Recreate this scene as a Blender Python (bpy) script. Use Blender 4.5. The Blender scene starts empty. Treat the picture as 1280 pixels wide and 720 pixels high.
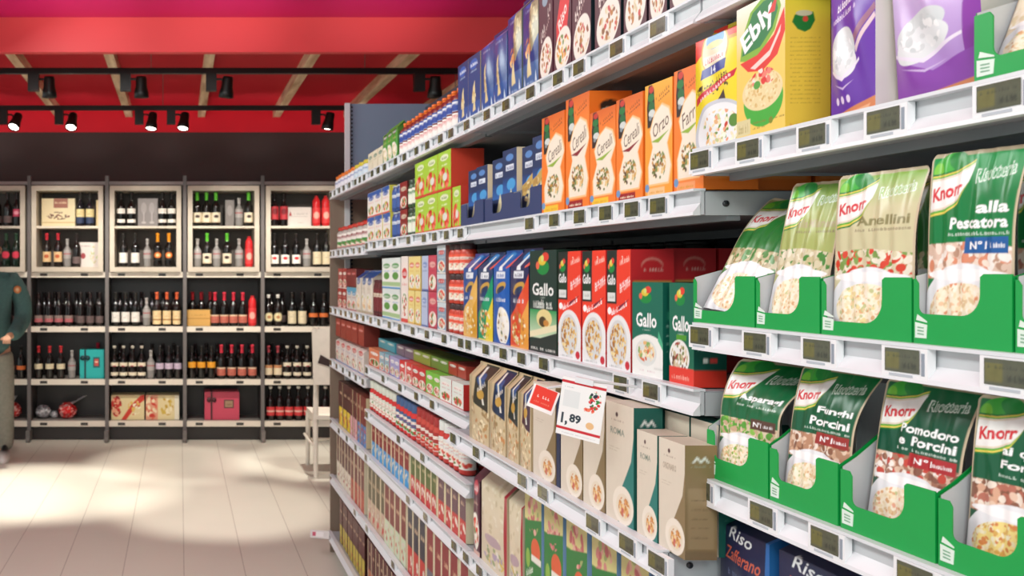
import bpy, math, random
import numpy as np

C = bpy.context.scene.collection
scene = bpy.context.scene

# ------------------------------------------------------------------ camera, light, exposure
FPX = 1125.0            # focal length in pixels of the 1280 wide frame
VX, VY = 225.0, 340.0   # where the aisle runs to in the frame
HC = 1.5                # camera height
cam_d = bpy.data.cameras.new('camera'); cam = bpy.data.objects.new('camera', cam_d); C.objects.link(cam)
cam.location = (0, 0, HC); cam.rotation_euler = (math.pi/2, 0, 0)
cam_d.sensor_width = 36; cam_d.lens = 36*FPX/1280
cam_d.shift_x = (640-VX)/1280; cam_d.shift_y = (VY-360)/1280
cam_d.clip_start = 0.02
cam_d.dof.use_dof = True; cam_d.dof.focus_distance = 1.45; cam_d.dof.aperture_fstop = 10.0
scene.camera = cam
scene.view_settings.view_transform = 'Standard'
try: scene.view_settings.look = 'None'
except Exception: pass
scene.view_settings.gamma = 1; scene.view_settings.use_curve_mapping = False
scene.view_settings.exposure = -0.08

world = bpy.data.worlds.new('world'); scene.world = world; world.use_nodes = True
world.node_tree.nodes['Background'].inputs[0].default_value = (0.90, 1.0, 0.97, 1)
world.node_tree.nodes['Background'].inputs[1].default_value = 0.82

def area(name, loc, size, power, col=(1, 1, 1), rot=(0, 0, 0), sy=None):
    l = bpy.data.lights.new(name, 'AREA'); l.energy = power; l.color = col; l.size = size
    if sy: l.shape = 'RECTANGLE'; l.size_y = sy
    o = bpy.data.objects.new(name, l); C.objects.link(o); o.location = loc; o.rotation_euler = rot
    return o
R = math.radians
# rows of ceiling lamps over the aisle the camera stands in
area('aisle_lamp', (-0.9, 0.6, 2.8), 0.5, 30, (0.90, 1.0, 0.95), (0, R(-38), 0), 2.4)
area('aisle_lamp', (-0.9, 3.3, 2.8), 0.5, 40, (0.90, 1.0, 0.95), (0, R(-34), 0), 2.2)
area('rear_fill_light', (-0.3, -1.2, 2.5), 1.2, 32, (0.93, 1.0, 0.96), (R(58), 0, 0), 0.8)  # added fill from behind the camera, brightens pack sides facing it

# ------------------------------------------------------------------ helpers
def lin(c):
    if isinstance(c, str):
        c = c.lstrip('#'); c = [int(c[i:i+2], 16) for i in (0, 2, 4)]
    c = np.array(c[:3], float)/255.0
    return np.where(c <= 0.04045, c/12.92, ((c+0.055)/1.055)**2.4)

def mat(name, rough=0.5, metal=0.0, col=None, spec=0.5, emit=0, coat=0, noise=0.0, nscale=20, bump=0.0, trans=0, alpha=1):
    m = bpy.data.materials.new(name); m.use_nodes = True
    nt = m.node_tree; b = nt.nodes['Principled BSDF']
    b.inputs['Roughness'].default_value = rough; b.inputs['Metallic'].default_value = metal
    b.inputs['Specular IOR Level'].default_value = spec
    b.inputs['Coat Weight'].default_value = coat
    if col is None:
        a = nt.nodes.new('ShaderNodeAttribute'); a.attribute_name = 'Col'; out = a.outputs['Color']
    else:
        a = nt.nodes.new('ShaderNodeRGB'); a.outputs[0].default_value = (*lin(col), 1); out = a.outputs[0]
    if noise > 0:
        tc = nt.nodes.new('ShaderNodeTexCoord'); n = nt.nodes.new('ShaderNodeTexNoise'); n.inputs['Scale'].default_value = nscale
        nt.links.new(tc.outputs['Object'], n.inputs['Vector'])
        mr = nt.nodes.new('ShaderNodeMapRange'); mr.inputs[3].default_value = 1-noise; mr.inputs[4].default_value = 1+noise
        nt.links.new(n.outputs[0], mr.inputs[0])
        mx = nt.nodes.new('ShaderNodeMix'); mx.data_type = 'RGBA'; mx.blend_type = 'MULTIPLY'; mx.inputs[0].default_value = 1
        nt.links.new(out, mx.inputs[6]); nt.links.new(mr.outputs[0], mx.inputs[7]); out = mx.outputs[2]
        if bump > 0:
            bp = nt.nodes.new('ShaderNodeBump'); bp.inputs['Strength'].default_value = bump; bp.inputs['Distance'].default_value = 0.003
            nt.links.new(n.outputs[0], bp.inputs['Height']); nt.links.new(bp.outputs[0], b.inputs['Normal'])
    nt.links.new(out, b.inputs['Base Color'])
    if emit:
        nt.links.new(out, b.inputs['Emission Color']); b.inputs['Emission Strength'].default_value = emit
    if trans: b.inputs['Transmission Weight'].default_value = trans
    if alpha < 1: b.inputs['Alpha'].default_value = alpha
    return m

M = dict(
    card=mat('printed_card', 0.42, noise=0.03, nscale=60),
    film=mat('glossy_film', 0.28, noise=0.05, nscale=25, bump=0.25),
    glass=mat('bottle_glass', 0.12, spec=0.6),
    paper=mat('paper_label', 0.6),
    paint=mat('painted_metal', 0.38, noise=0.03, nscale=8),
    plastic=mat('satin_plastic', 0.35),
    screen=mat('label_screen', 0.18, noise=0.25, nscale=90),
    cloth=mat('woven_cloth', 0.9, noise=0.25, nscale=45, bump=0.4),
    skin=mat('skin', 0.55, noise=0.05, nscale=30),
    wood=mat('painted_wood', 0.55, noise=0.12, nscale=14, bump=0.1),
    lens=mat('lamp_lens', 0.3, col='#fff6e6', emit=14),
)

class MB:
    """collects coloured patches and links them as ONE mesh object"""
    def __init__(s): s.v = []; s.c = []; s.f = []; s.n = 0; s.sm = []
    def verts(s, P, col):
        P = np.asarray(P, float).reshape(-1, 3)
        col = np.asarray(col, float)
        if col.ndim == 1: col = np.tile(col, (len(P), 1))
        s.v.append(P); s.c.append(col.reshape(-1, 3)); b = s.n; s.n += len(P); return b
    def poly(s, P, col, smooth=False):
        b = s.verts(P, col); s.f.append(list(range(b, b+len(P)))); s.sm.append(smooth)
    def grid(s, P, col, smooth=True, wrap=False):
        P = np.asarray(P, float); H, W = P.shape[:2]
        b = s.verts(P, col)
        for i in range(H-1):
            r = b+i*W
            for j in range(W-1 if not wrap else W):
                k = (j+1) % W
                s.f.append((r+j, r+k, r+W+k, r+W+j)); s.sm.append(smooth)
    def box(s, x0, x1, y0, y1, z0, z1, col):
        col = lin(col) if isinstance(col, str) else col
        p = [(x0,y0,z0),(x1,y0,z0),(x1,y1,z0),(x0,y1,z0),(x0,y0,z1),(x1,y0,z1),(x1,y1,z1),(x0,y1,z1)]
        for q in ((0,1,5,4),(1,2,6,5),(2,3,7,6),(3,0,4,7),(4,5,6,7),(3,2,1,0)):
            s.poly([p[i] for i in q], col)
        return s
    def prism(s, pts, axis, a, b, col, cols=None):
        """pts 2-D outline; extruded along axis from a to b. axis 0: pts=(y,z); 1: pts=(x,z); 2: pts=(x,y)"""
        col = lin(col) if isinstance(col, str) else col
        def P(p, t):
            return (t, p[0], p[1]) if axis == 0 else ((p[0], t, p[1]) if axis == 1 else (p[0], p[1], t))
        n = len(pts)
        ca = col if cols is None else cols[0]; cb = col if cols is None else cols[1]
        s.poly([P(p, a) for p in pts], ca); s.poly([P(p, b) for p in pts[::-1]], cb)
        for i in range(n):
            q = pts[(i+1) % n]; p = pts[i]
            s.poly([P(p, a), P(p, b), P(q, b), P(q, a)], col)
        return s
    def lathe(s, prof, n, col, c=(0, 0, 0), cols=None, axis='z', a0=0, a1=2*math.pi):
        col = lin(col) if isinstance(col, str) else col
        full = abs(a1-a0-2*math.pi) < 1e-6
        m = n if full else n+1
        A = a0+(a1-a0)*np.arange(m)/n
        P = np.zeros((len(prof), m, 3)); K = np.zeros((len(prof), m, 3))
        for i, (r, z) in enumerate(prof):
            if axis == 'z': P[i] = np.stack([c[0]+r*np.cos(A), c[1]+r*np.sin(A), np.full(m, c[2]+z)], 1)
            elif axis == 'y': P[i] = np.stack([c[0]+r*np.cos(A), np.full(m, c[1]+z), c[2]+r*np.sin(A)], 1)
            else: P[i] = np.stack([np.full(m, c[0]+z), c[1]+r*np.cos(A), c[2]+r*np.sin(A)], 1)
            K[i] = col if cols is None else cols[i]
        s.grid(P, K, True, wrap=full)
        return s
    def tube(s, pts, r, n, col, caps=True):
        col = lin(col) if isinstance(col, str) else col
        pts = [np.array(p, float) for p in pts]; rr = r if hasattr(r, '__len__') else [r]*len(pts)
        P = np.zeros((len(pts), n, 3)); up = np.array([0.013, 0.021, 1.0])
        for i, p in enumerate(pts):
            d = (pts[min(i+1, len(pts)-1)]-pts[max(i-1, 0)]); d = d/np.linalg.norm(d)
            u = up if abs(d @ up) < 0.95 else np.array([1.0, 0.02, 0]);
            a = np.cross(d, u); a /= np.linalg.norm(a); b = np.cross(d, a)
            for k in range(n):
                t = 2*math.pi*(k+0.5)/n; P[i, k] = p+rr[i]*(math.cos(t)*a+math.sin(t)*b)
        s.grid(P, col, n > 4, wrap=True)
        if caps: s.poly(P[0][::-1], col); s.poly(P[-1], col)
        return s
    def obj(s, name, m, parent=None, loc=None, rot=None):
        me = bpy.data.meshes.new(name)
        V = np.concatenate(s.v); K = np.concatenate(s.c)
        me.from_pydata(V.tolist(), [], [list(map(int, f)) for f in s.f])
        me.polygons.foreach_set('use_smooth', s.sm)
        a = me.color_attributes.new('Col', 'FLOAT_COLOR', 'POINT')
        a.data.foreach_set('color', np.concatenate([K, np.ones((len(K), 1))], 1).ravel())
        me.materials.append(M[m] if isinstance(m, str) else m)
        o = bpy.data.objects.new(name, me); C.objects.link(o)
        if parent: o.parent = parent
        if loc is not None: o.location = loc
        if rot is not None: o.rotation_euler = rot
        return o

def tag(o, label=None, cat=None, group=None, kind=None):
    if label: o['label'] = label
    if cat: o['category'] = cat
    if group: o['group'] = group
    if kind: o['kind'] = kind
    return o
def empty(name, loc=(0, 0, 0), rz=0):
    o = bpy.data.objects.new(name, None); C.objects.link(o); o.location = loc; o.rotation_euler = (0, 0, rz)
    o.empty_display_size = 0.02
    return o
def kids(o): return KIDS.get(o.name, [])
KIDS = {}
def adopt(root, *parts):
    KIDS.setdefault(root.name, []).extend(parts)
    return root
def copy_tree(o):
    c = o.copy(); C.objects.link(c)
    for ch in kids(o):
        d = ch.copy(); C.objects.link(d); d.parent = c
    return c
ORD = ['first','second','third','fourth','fifth','sixth','seventh','eighth','ninth','tenth','eleventh','twelfth','thirteenth','fourteenth','fifteenth','sixteenth','seventeenth','eighteenth','nineteenth','twentieth']
def nth(k, n):
    if n == 1: return ''
    if k == 0: return 'leftmost'
    if k == n-1: return 'rightmost'
    if n == 3: return 'middle'
    if k < 20: return ORD[k]+' from left'
    if n-1-k < 20: return ORD[n-1-k]+' from right'
    return 'middle'

# ------------------------------------------------------------------ printed artwork: a small painter for the packs' own print
_TXT = {}
def text_tris(s, bold=0.02):
    k = (s, bold)
    if k in _TXT: return _TXT[k]
    cu = bpy.data.curves.new('t', 'FONT'); cu.body = s; cu.resolution_u = 2; cu.offset = bold
    ob = bpy.data.objects.new('t', cu); me = ob.to_mesh()
    me.calc_loop_triangles()
    V = np.array([v.co[:2] for v in me.vertices]) if len(me.vertices) else np.zeros((1, 2))
    T = np.array([t.vertices[:] for t in me.loop_triangles], int).reshape(-1, 3)
    ob.to_mesh_clear(); bpy.data.objects.remove(ob); bpy.data.curves.remove(cu)
    mn = V.min(0); mx = V.max(0)
    _TXT[k] = (V-mn, T, mx-mn)
    return _TXT[k]

class Cv:
    SS = 3
    def __init__(s, w, h, res, bg):
        s.w, s.h = w, h
        s.W = max(4, int(round(w*res))); s.H = max(4, int(round(h*res)))
        s.a = np.zeros((s.H*s.SS, s.W*s.SS, 3)); s.a[:] = lin(bg)
        s.u = (np.arange(s.W*s.SS)+.5)/(s.W*s.SS); s.v = (np.arange(s.H*s.SS)+.5)/(s.H*s.SS)
        s.asp = h/w
        s.r = random.Random(7)
    def _win(s, u0, u1, v0, v1):
        i0 = max(0, int(v0*s.H*s.SS)); i1 = min(s.H*s.SS, int(math.ceil(v1*s.H*s.SS))+1)
        j0 = max(0, int(u0*s.W*s.SS)); j1 = min(s.W*s.SS, int(math.ceil(u1*s.W*s.SS))+1)
        return i0, i1, j0, j1
    def rect(s, u0, v0, u1, v1, col):
        i0, i1, j0, j1 = s._win(u0, u1, v0, v1)
        if i1-1 > i0 and j1-1 > j0: s.a[i0:i1-1, j0:j1-1] = lin(col)
        return s
    def grad(s, u0, v0, u1, v1, ca, cb):
        i0, i1, j0, j1 = s._win(u0, u1, v0, v1)
        t = np.linspace(0, 1, max(1, i1-i0))[:, None, None]
        s.a[i0:i1, j0:j1] = lin(ca)*(1-t)+lin(cb)*t
        return s
    def ell(s, u, v, ru, rv, col, rot=0, keep=None, amt=1.0):
        m = max(ru, rv/s.asp*1.0, rv*s.asp, ru/s.asp)*1.05
        i0, i1, j0, j1 = s._win(u-m, u+m, v-m, v+m)
        if i1 <= i0 or j1 <= j0: return s
        X = (s.u[j0:j1]-u)[None, :]; Y = ((s.v[i0:i1]-v)*s.asp)[:, None]
        c, q = math.cos(rot), math.sin(rot)
        A = (X*c+Y*q)/ru; B = (-X*q+Y*c)/(rv*s.asp)
        k = (A*A+B*B) < 1
        if keep is not None: k &= keep[i0:i1, j0:j1]
        w = s.a[i0:i1, j0:j1]; w[k] = w[k]*(1-amt)+lin(col)*amt
        return s
    def mask_poly(s, pts):
        X = s.u[None, :]; Y = s.v[:, None]; k = np.zeros((len(s.v), len(s.u)), bool)
        n = len(pts)
        for i in range(n):
            x0, y0 = pts[i]; x1, y1 = pts[(i+1) % n]
            if y0 == y1: continue
            c = ((Y > min(y0, y1)) & (Y <= max(y0, y1))); xi = x0+(Y-y0)*(x1-x0)/(y1-y0)
            k ^= (c & (X < xi))
        return k
    def poly(s, pts, col):
        s.a[s.mask_poly(pts)] = lin(col); return s
    def mask_ell(s, u, v, ru, rv):
        return (((s.u-u)/ru)[None, :]**2+((s.v-v)/rv)[:, None]**2) < 1
    def food(s, u, v, ru, rv, cols, n=60, size=0.05, base=None, mask=None):
        k = s.mask_ell(u, v, ru, rv) if mask is None else mask
        if base: s.a[k] = lin(base)
        for _ in range(n):
            a = s.r.uniform(-1, 1); b = s.r.uniform(-1, 1)
            s.ell(u+a*ru, v+b*rv, size*s.r.uniform(.5, 1.2), size*s.r.uniform(.4, .9)/s.asp, s.r.choice(cols), s.r.uniform(0, 3), keep=k)
        return s
    def text(s, t, u, v, hgt, col, w=None, rot=0, slant=0, bold=0.02, edge=None):
        """t centred at (u,v), height hgt (share of canvas height), optional width w (share of canvas width)"""
        if edge: s.text(t, u, v, hgt*1.12, edge, (w*1.08 if w else None), rot, slant, bold+0.05)
        V, T, S = text_tris(t, bold)
        sc = hgt*s.asp/max(S[1], 1e-6); sx = sc if w is None else w/max(S[0], 1e-6)
        X = (V[:, 0]-S[0]/2)*sx; Y = (V[:, 1]-S[1]/2)*sc
        X = X+slant*Y
        c, q = math.cos(rot), math.sin(rot)
        X, Y = X*c-Y*q+u, (X*q+Y*c)/s.asp+v
        L = lin(col)
        for tr in T:
            x = X[tr]; y = Y[tr]
            i0, i1, j0, j1 = s._win(x.min(), x.max(), y.min(), y.max())
            if i1 <= i0 or j1 <= j0: continue
            gx = s.u[j0:j1][None, :]; gy = s.v[i0:i1][:, None]
            d = (x[1]-x[0])*(y[2]-y[0])-(x[2]-x[0])*(y[1]-y[0])
            if abs(d) < 1e-12: continue
            a = ((x[1]-gx)*(y[2]-gy)-(x[2]-gx)*(y[1]-gy))/d
            b = ((x[2]-gx)*(y[0]-gy)-(x[0]-gx)*(y[2]-gy))/d
            k = (a >= -1e-6) & (b >= -1e-6) & (a+b <= 1+1e-6)
            s.a[i0:i1, j0:j1][k] = L
        return s
    def marks(s, u0, u1, v, hgt, col, rot=0, n=6):
        """a line of print too small to read"""
        n = int(n*1.6)+1; p = (u1-u0)/n
        for i in range(n):
            a = u0+p*(i+.5); dv = math.tan(rot)*(a-(u0+u1)/2)/s.asp
            if s.r.random() < .1: continue
            hh = hgt*s.r.uniform(.55, 1); v0 = v+dv-hgt/2; w = p*.15; k = s.r.randrange(4)
            s.poly([(a-p*.36, v0), (a-p*.36+w*1.6, v0), (a-p*.36+w*1.6, v0+hh), (a-p*.36, v0+hh)], col)
            if k != 0: s.poly([(a+p*.14, v0), (a+p*.14+w*1.4, v0), (a+p*.14+w*1.4, v0+hgt*.6), (a+p*.14, v0+hgt*.6)], col)
            if k != 1: s.poly([(a-p*.36, v0), (a+p*.3, v0), (a+p*.3, v0+hh*.26), (a-p*.36, v0+hh*.26)], col)
            if k > 1: s.poly([(a-p*.36, v0+hgt*.42), (a+p*.3, v0+hgt*.42), (a+p*.3, v0+hgt*.64), (a-p*.36, v0+hgt*.64)], col)
        return s
    def out(s):
        q = s.SS
        return s.a.reshape(s.H, q, s.W, q, 3).mean((1, 3))

def face_cols(x, H, W):
    """artwork or plain colour -> an H x W colour grid"""
    if isinstance(x, Cv): return x.out()
    return None

# ------------------------------------------------------------------ pack builders (local: width x, depth y from the front at 0, height z)
def patch(mb, P00, P10, P11, P01, art, smooth=False):
    """flat patch from artwork or plain colour; corners: bottom-left, bottom-right, top-right, top-left"""
    a, b, c, d = [np.array(p, float) for p in (P00, P10, P11, P01)]
    if isinstance(art, Cv):
        K = art.out(); H, W = K.shape[:2]
        u = np.linspace(0, 1, W)[None, :, None]; v = np.linspace(0, 1, H)[:, None, None]
        P = (a*(1-u)+b*u)*(1-v)+(d*(1-u)+c*u)*v
        mb.grid(P, K, smooth)
    else:
        mb.poly([a, b, c, d], lin(art))

def make_box(name, w, h, d, front, side, top, back=None, m='card', lsidecol=None):
    mb = MB(); x = w/2
    patch(mb, (-x,0,0), (x,0,0), (x,0,h), (-x,0,h), front)
    patch(mb, (x,0,0), (x,d,0), (x,d,h), (x,0,h), side)
    patch(mb, (-x,d,0), (-x,0,0), (-x,0,h), (-x,d,h), lsidecol or (side if not isinstance(side, Cv) else top))
    patch(mb, (x,d,0), (-x,d,0), (-x,d,h), (x,d,h), back or (side if not isinstance(side, Cv) else top))
    patch(mb, (-x,0,h), (x,0,h), (x,d,h), (-x,d,h), top)
    mb.poly([(-x,0,0), (-x,d,0), (x,d,0), (x,0,0)], lin(top if not isinstance(top, Cv) else '#888888'))
    return mb.obj(name, m)

def make_pouch(name, w, h, t, front, backcol='#e8e6df', curl=0.0, seed=1, m='film'):
    """stand-up pouch, fat at the foot and flat at the sealed top"""
    K = front.out(); H, W = K.shape[:2]; rn = random.Random(seed)
    u = np.linspace(-1, 1, W)[None, :]; v = np.linspace(0, 1, H)[:, None]
    g = np.clip(1-v**1.6, 0, 1)**0.8*np.clip((v+0.04)/0.10, 0, 1)**0.5
    T = t/2*(np.clip(1-np.abs(u)**2.6, 0, 1)**0.75)*g
    ph = rn.uniform(0, 6)
    wr = 0.0016*np.sin(9*v+3*u+ph)*np.sin(5*u*3+ph)*(1-np.abs(u)**4)
    cx = w/2*u*(1-0.05*np.sin(np.pi*np.clip(v, 0, 1))*0.6)*np.where(v > 0.96, 1-0.10*((v-0.96)/0.04)**2, 1)
    bend = curl*np.clip(v-0.55, 0, 1)**2*(1+0.5*u)
    def S(sg):
        return np.stack([cx+0*v, t*.2+bend+(sg*.0006 + (-.4 if sg < 0 else 1.6)*T)+wr, h*v+0*u], 2)
    mb = MB(); mb.grid(S(-1), K, True)
    Kb = np.tile(lin(backcol), (H, W, 1)); st = max(1, W//24)
    B = S(1)[::st, ::st]; mb.grid(B, np.tile(lin(backcol), (*B.shape[:2], 1)), True)
    return mb.obj(name, m)

def make_sack(name, w, h, d, front, side, ts=0.82, bulge=0.006, m='film', seed=1, top=None):
    """gusseted bag: full depth at the foot, pinched to a flat seal at the top"""
    K = front.out(); H, W = K.shape[:2]; rn = random.Random(seed); ph = rn.uniform(0, 6)
    def dep(v):
        return np.where(v < ts, 1.0, np.clip(1-(v-ts)/(0.97-ts), 0.03, 1))
    u = np.linspace(-1, 1, W)[None, :]; v = np.linspace(0, 1, H)[:, None]
    D = dep(v)*d/2
    bl = bulge*(1-u**2)*np.sin(np.pi*np.clip(v/ts, 0, 1))*(1+0.35*np.sin(7*v+4*u+ph))
    mb = MB()
    mb.grid(np.stack([w/2*u+0*v, d/2-D-bl, h*v+0*u], 2), K, True)
    n = 14; vv = np.concatenate([np.linspace(0, ts, 5), np.linspace(ts, 1, 6)[1:]])[:, None]; sgn = np.linspace(-1, 1, 5)[None, :]
    DD = dep(vv)*d/2; ins = -(1-np.abs(sgn))*np.where(vv > ts*0.9, 0.25*d*(1-dep(vv)), 0.0)
    for sg in (1, -1):
        P = np.stack([sg*(w/2+ins), d/2+DD*sgn*sg, h*vv+0*sgn], 2)
        if isinstance(side, Cv) and sg == 1:
            KK = side.out(); hh, ww = KK.shape[:2]
            ii = np.clip((vv[:, 0]*hh).astype(int), 0, hh-1); jj = np.clip(((sgn[0]+1)/2*ww).astype(int), 0, ww-1)
            mb.grid(P, KK[ii][:, jj], True)
        else: mb.grid(P, lin(side if isinstance(side, str) else top or '#dddddd'), True)
    P = np.stack([np.array([w/2, -w/2])[None, :]+0*vv, d/2+np.concatenate([DD, DD], 1), h*np.concatenate([vv, vv], 1)], 2)
    mb.grid(P, lin(side if isinstance(side, str) else top or '#dddddd'), True)
    mb.poly([(-w/2,0,0), (-w/2,d,0), (w/2,d,0), (w/2,0,0)], lin(side if isinstance(side, str) else '#dddddd'))
    return mb.obj(name, m)

def wrap_patch(mb, prof_r, z0, z1, art, a_mid=-math.pi/2, span=math.pi, nseg=10):
    """label wrapped on a cylinder of radius prof_r"""
    if isinstance(art, Cv): K = art.out()
    else: K = np.tile(lin(art), (2, nseg+1, 1))
    H, W = K.shape[:2]
    A = a_mid-span/2+span*np.linspace(0, 1, W)
    z = np.linspace(z0, z1, H)
    P = np.stack([np.tile(prof_r*np.cos(A), (H, 1)), np.tile(prof_r*np.sin(A), (H, 1)), np.tile(z[:, None], (1, W))], 2)
    mb.grid(P, K, True)

def make_jar(name, r, h, body, label, lid, lidh=0.016, lidname='lid', m='plastic'):
    mb = MB(); hb = h-lidh
    mb.lathe([(0, 0), (r*.92, 0), (r, h*.04), (r, hb*.86), (r*.86, hb*.97), (r*.82, hb)], 14, body)
    wrap_patch(mb, r+.0006, h*.1, hb*.8, label, span=math.pi*1.7)
    o = mb.obj(name, m)
    l = MB().lathe([(r*.90, hb-.001), (r*.92, hb+.001), (r*.92, h-.002), (r*.86, h), (0, h)], 14, lid).obj(lidname, 'paint', o)
    return adopt(o, l)

def make_bottle(name, h, r, glass, cap, label, lz=(.12, .42), capname='capsule', neck=.62, capz=.8, m='glass', lab2=None):
    mb = MB()
    pr = [(0, .0), (r*.9, 0), (r, .012), (r, h*neck*.88), (r*.93, h*neck), (r*.55, h*(neck+.08)), (r*.38, h*(neck+.13)), (r*.36, h*.95), (r*.42, h*.955), (r*.42, h*.985), (r*.36, h), (0, h)]
    mb.lathe(pr, 14, glass)
    o = mb.obj(name, m)
    parts = []
    if label is not None:
        lm = MB(); wrap_patch(lm, r+.0008, lz[0]*h, lz[1]*h, label, span=math.pi*1.15)
        parts.append(lm.obj('label', 'paper', o))
        if lab2:
            lm = MB(); wrap_patch(lm, r+.0008, lab2[0]*h, lab2[1]*h, lab2[2], span=math.pi*1.1); parts.append(lm.obj('label', 'paper', o))
    if cap:
        rc = r*.36+.0016
        pc = [(rc, h*capz), (rc, h*.95), (r*.42+.0014, h*.955), (r*.42+.0014, h*.988), (rc, h+.0015), (0, h+.0016)]
        parts.append(MB().lathe(pc, 12, cap).obj(capname, 'plastic', o))
    return adopt(o, *parts)

def make_tray(name, w, hf, hb, d, out='#0ba148', inn='#c9cdcf', notch=(.09, .68, .42), mark=True, dark='#067a35', slant=0.35):
    """cardboard shelf tray: low front with a rounded cut-out, sides rising to the back"""
    mb = MB(); x = w/2; t = .0016; co = lin(out); ci = lin(inn); cd = lin(dark)
    n0, n1, nv = -x+notch[0]*w, -x+notch[1]*w, notch[2]*hf
    arc = []
    rr = (n1-n0)*.30
    for k in range(9):
        a = math.pi/2*k/8; arc.append((n1-rr+rr*math.sin(a), nv+rr-rr*math.cos(a)))
    lft = []
    r2 = (n1-n0)*.10
    for k in range(6):
        a = math.pi/2*k/5; lft.append((n0+r2-r2*math.cos(a), nv+r2-r2*math.sin(a)))
    left_top = [(-x, hf*.93), (n0-.004, hf*.93), (n0, hf*.86)]
    prof = [(-x, 0), (x, 0), (x, hf), (n1+.004, hf*1.0), (n1, hf*.96)]+arc[::-1]+lft[::-1]+left_top[::-1]
    mb.prism(prof, 1, 0, t, co, (co, ci))
    for sg in (-1, 1):
        a, b = (sg*x, sg*(x-t))
        sp = [(t, 0), (d, 0), (d, hb), (d-.015, hb), (d*slant, hf*1.12), (t, hf*.97)]
        lo, hi = min(a, b), max(a, b)
        cols = (co, ci) if sg < 0 else (ci, co)
        mb.prism(sp, 0, lo, hi, cd, cols)
    mb.box(-x+t, x-t, d-t, d, 0, hb, inn); mb.box(-x+t, x-t, t, d-t, 0, t, inn)
    if mark:
        wx = w*.062; mx = -x+w*.085; mz = hf*.10
        white = lin('#dff0e4')
        pr = [(mx-wx, mz), (mx+wx, mz), (mx+wx*1.15, mz+hf*.19), (mx-wx*1.0, mz+hf*.22)]
        mb.prism(pr, 1, -.0006, 0, white)
        mb.prism([(mx-wx*.8, mz+hf*.25), (mx+wx*1.1, mz+hf*.22), (mx+wx*1.1, mz+hf*.24), (mx-wx*.6, mz+hf*.33)], 1, -.0006, 0, white)
        for k in range(3):
            mb.prism([(mx-wx*.5, mz+hf*(.05+.045*k)), (mx+wx*.6, mz+hf*(.045+.045*k)), (mx+wx*.6, mz+hf*(.06+.045*k)), (mx-wx*.5, mz+hf*(.07+.045*k))], 1, -.0010, -.0005, lin('#7fae90'))
    return mb.obj(name, 'card')
# ------------------------------------------------------------------ the setting
def struct(name, mb, m): return tag(mb.obj(name, m), kind='structure')

def floor_mat():
    m = bpy.data.materials.new('floor_tiles'); m.use_nodes = True; nt = m.node_tree; b = nt.nodes['Principled BSDF']
    b.inputs['Roughness'].default_value = 0.33; b.inputs['Specular IOR Level'].default_value = 0.35
    tc = nt.nodes.new('ShaderNodeTexCoord'); mp = nt.nodes.new('ShaderNodeMapping')
    mp.inputs['Rotation'].default_value = (0, 0, math.pi/2); mp.inputs['Location'].default_value = (0.0, -0.02, 0)
    nt.links.new(tc.outputs['Object'], mp.inputs['Vector'])
    br = nt.nodes.new('ShaderNodeTexBrick'); br.inputs['Scale'].default_value = 1.0
    br.inputs['Brick Width'].default_value = 60; br.inputs['Row Height'].default_value = 0.305
    br.inputs['Mortar Size'].default_value = 0.0020; br.inputs['Mortar Smooth'].default_value = 0.3; br.offset = 0.5
    br.inputs['Color1'].default_value = (*lin('#e2e0d2'), 1); br.inputs['Color2'].default_value = (*lin('#dfdccd'), 1)
    br.inputs['Mortar'].default_value = (*lin('#a39c90'), 1)
    nt.links.new(mp.outputs[0], br.inputs['Vector'])
    n = nt.nodes.new('ShaderNodeTexNoise'); n.inputs['Scale'].default_value = 2.3; n.inputs['Detail'].default_value = 6
    nt.links.new(tc.outputs['Object'], n.inputs['Vector'])
    mr = nt.nodes.new('ShaderNodeMapRange'); mr.inputs[3].default_value = .95; mr.inputs[4].default_value = 1.04; nt.links.new(n.outputs[0], mr.inputs[0])
    mx = nt.nodes.new('ShaderNodeMix'); mx.data_type = 'RGBA'; mx.blend_type = 'MULTIPLY'; mx.inputs[0].default_value = 1
    nt.links.new(br.outputs[0], mx.inputs[6]); nt.links.new(mr.outputs[0], mx.inputs[7]); nt.links.new(mx.outputs[2], b.inputs['Base Color'])
    return m
def wood_mat(name, a, b_, sc=(1, 1, 1)):
    m = bpy.data.materials.new(name); m.use_nodes = True; nt = m.node_tree; b = nt.nodes['Principled BSDF']; b.inputs['Roughness'].default_value = 0.6
    tc = nt.nodes.new('ShaderNodeTexCoord'); mp = nt.nodes.new('ShaderNodeMapping'); mp.inputs['Scale'].default_value = sc
    nt.links.new(tc.outputs['Object'], mp.inputs['Vector'])
    n = nt.nodes.new('ShaderNodeTexNoise'); n.inputs['Scale'].default_value = 6; n.inputs['Detail'].default_value = 8
    nt.links.new(mp.outputs[0], n.inputs['Vector'])
    cr = nt.nodes.new('ShaderNodeValToRGB'); cr.color_ramp.elements[0].position = .35; cr.color_ramp.elements[0].color = (*lin(a), 1)
    cr.color_ramp.elements[1].position = .65; cr.color_ramp.elements[1].color = (*lin(b_), 1)
    nt.links.new(n.outputs[0], cr.inputs[0]); nt.links.new(cr.outputs[0], b.inputs['Base Color'])
    return m
def plain(name, col, rough=.6, noise=.04, sc=3): return mat(name, rough, col=col, noise=noise, nscale=sc)
XL, XR, YN, YF = -4.2, 3.4, -1.6, 8.42
CZ, RZ, FY, FZ = 2.915, 3.02, 5.0, 2.722
struct('floor', MB().box(XL, XR, YN, YF, -.1, 0, '#ffffff'), floor_mat())
struct('wall_back', MB().box(XL, XR, YF, YF+.1, 0, 2.807, '#ffffff'), plain('wall_paint_dark', '#4a3e3c'))
struct('trim_1', MB().box(XL, XR, YF-.01, YF+.1, 2.807, RZ, '#ffffff'), plain('wall_band_red', '#f01c34'))
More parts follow.
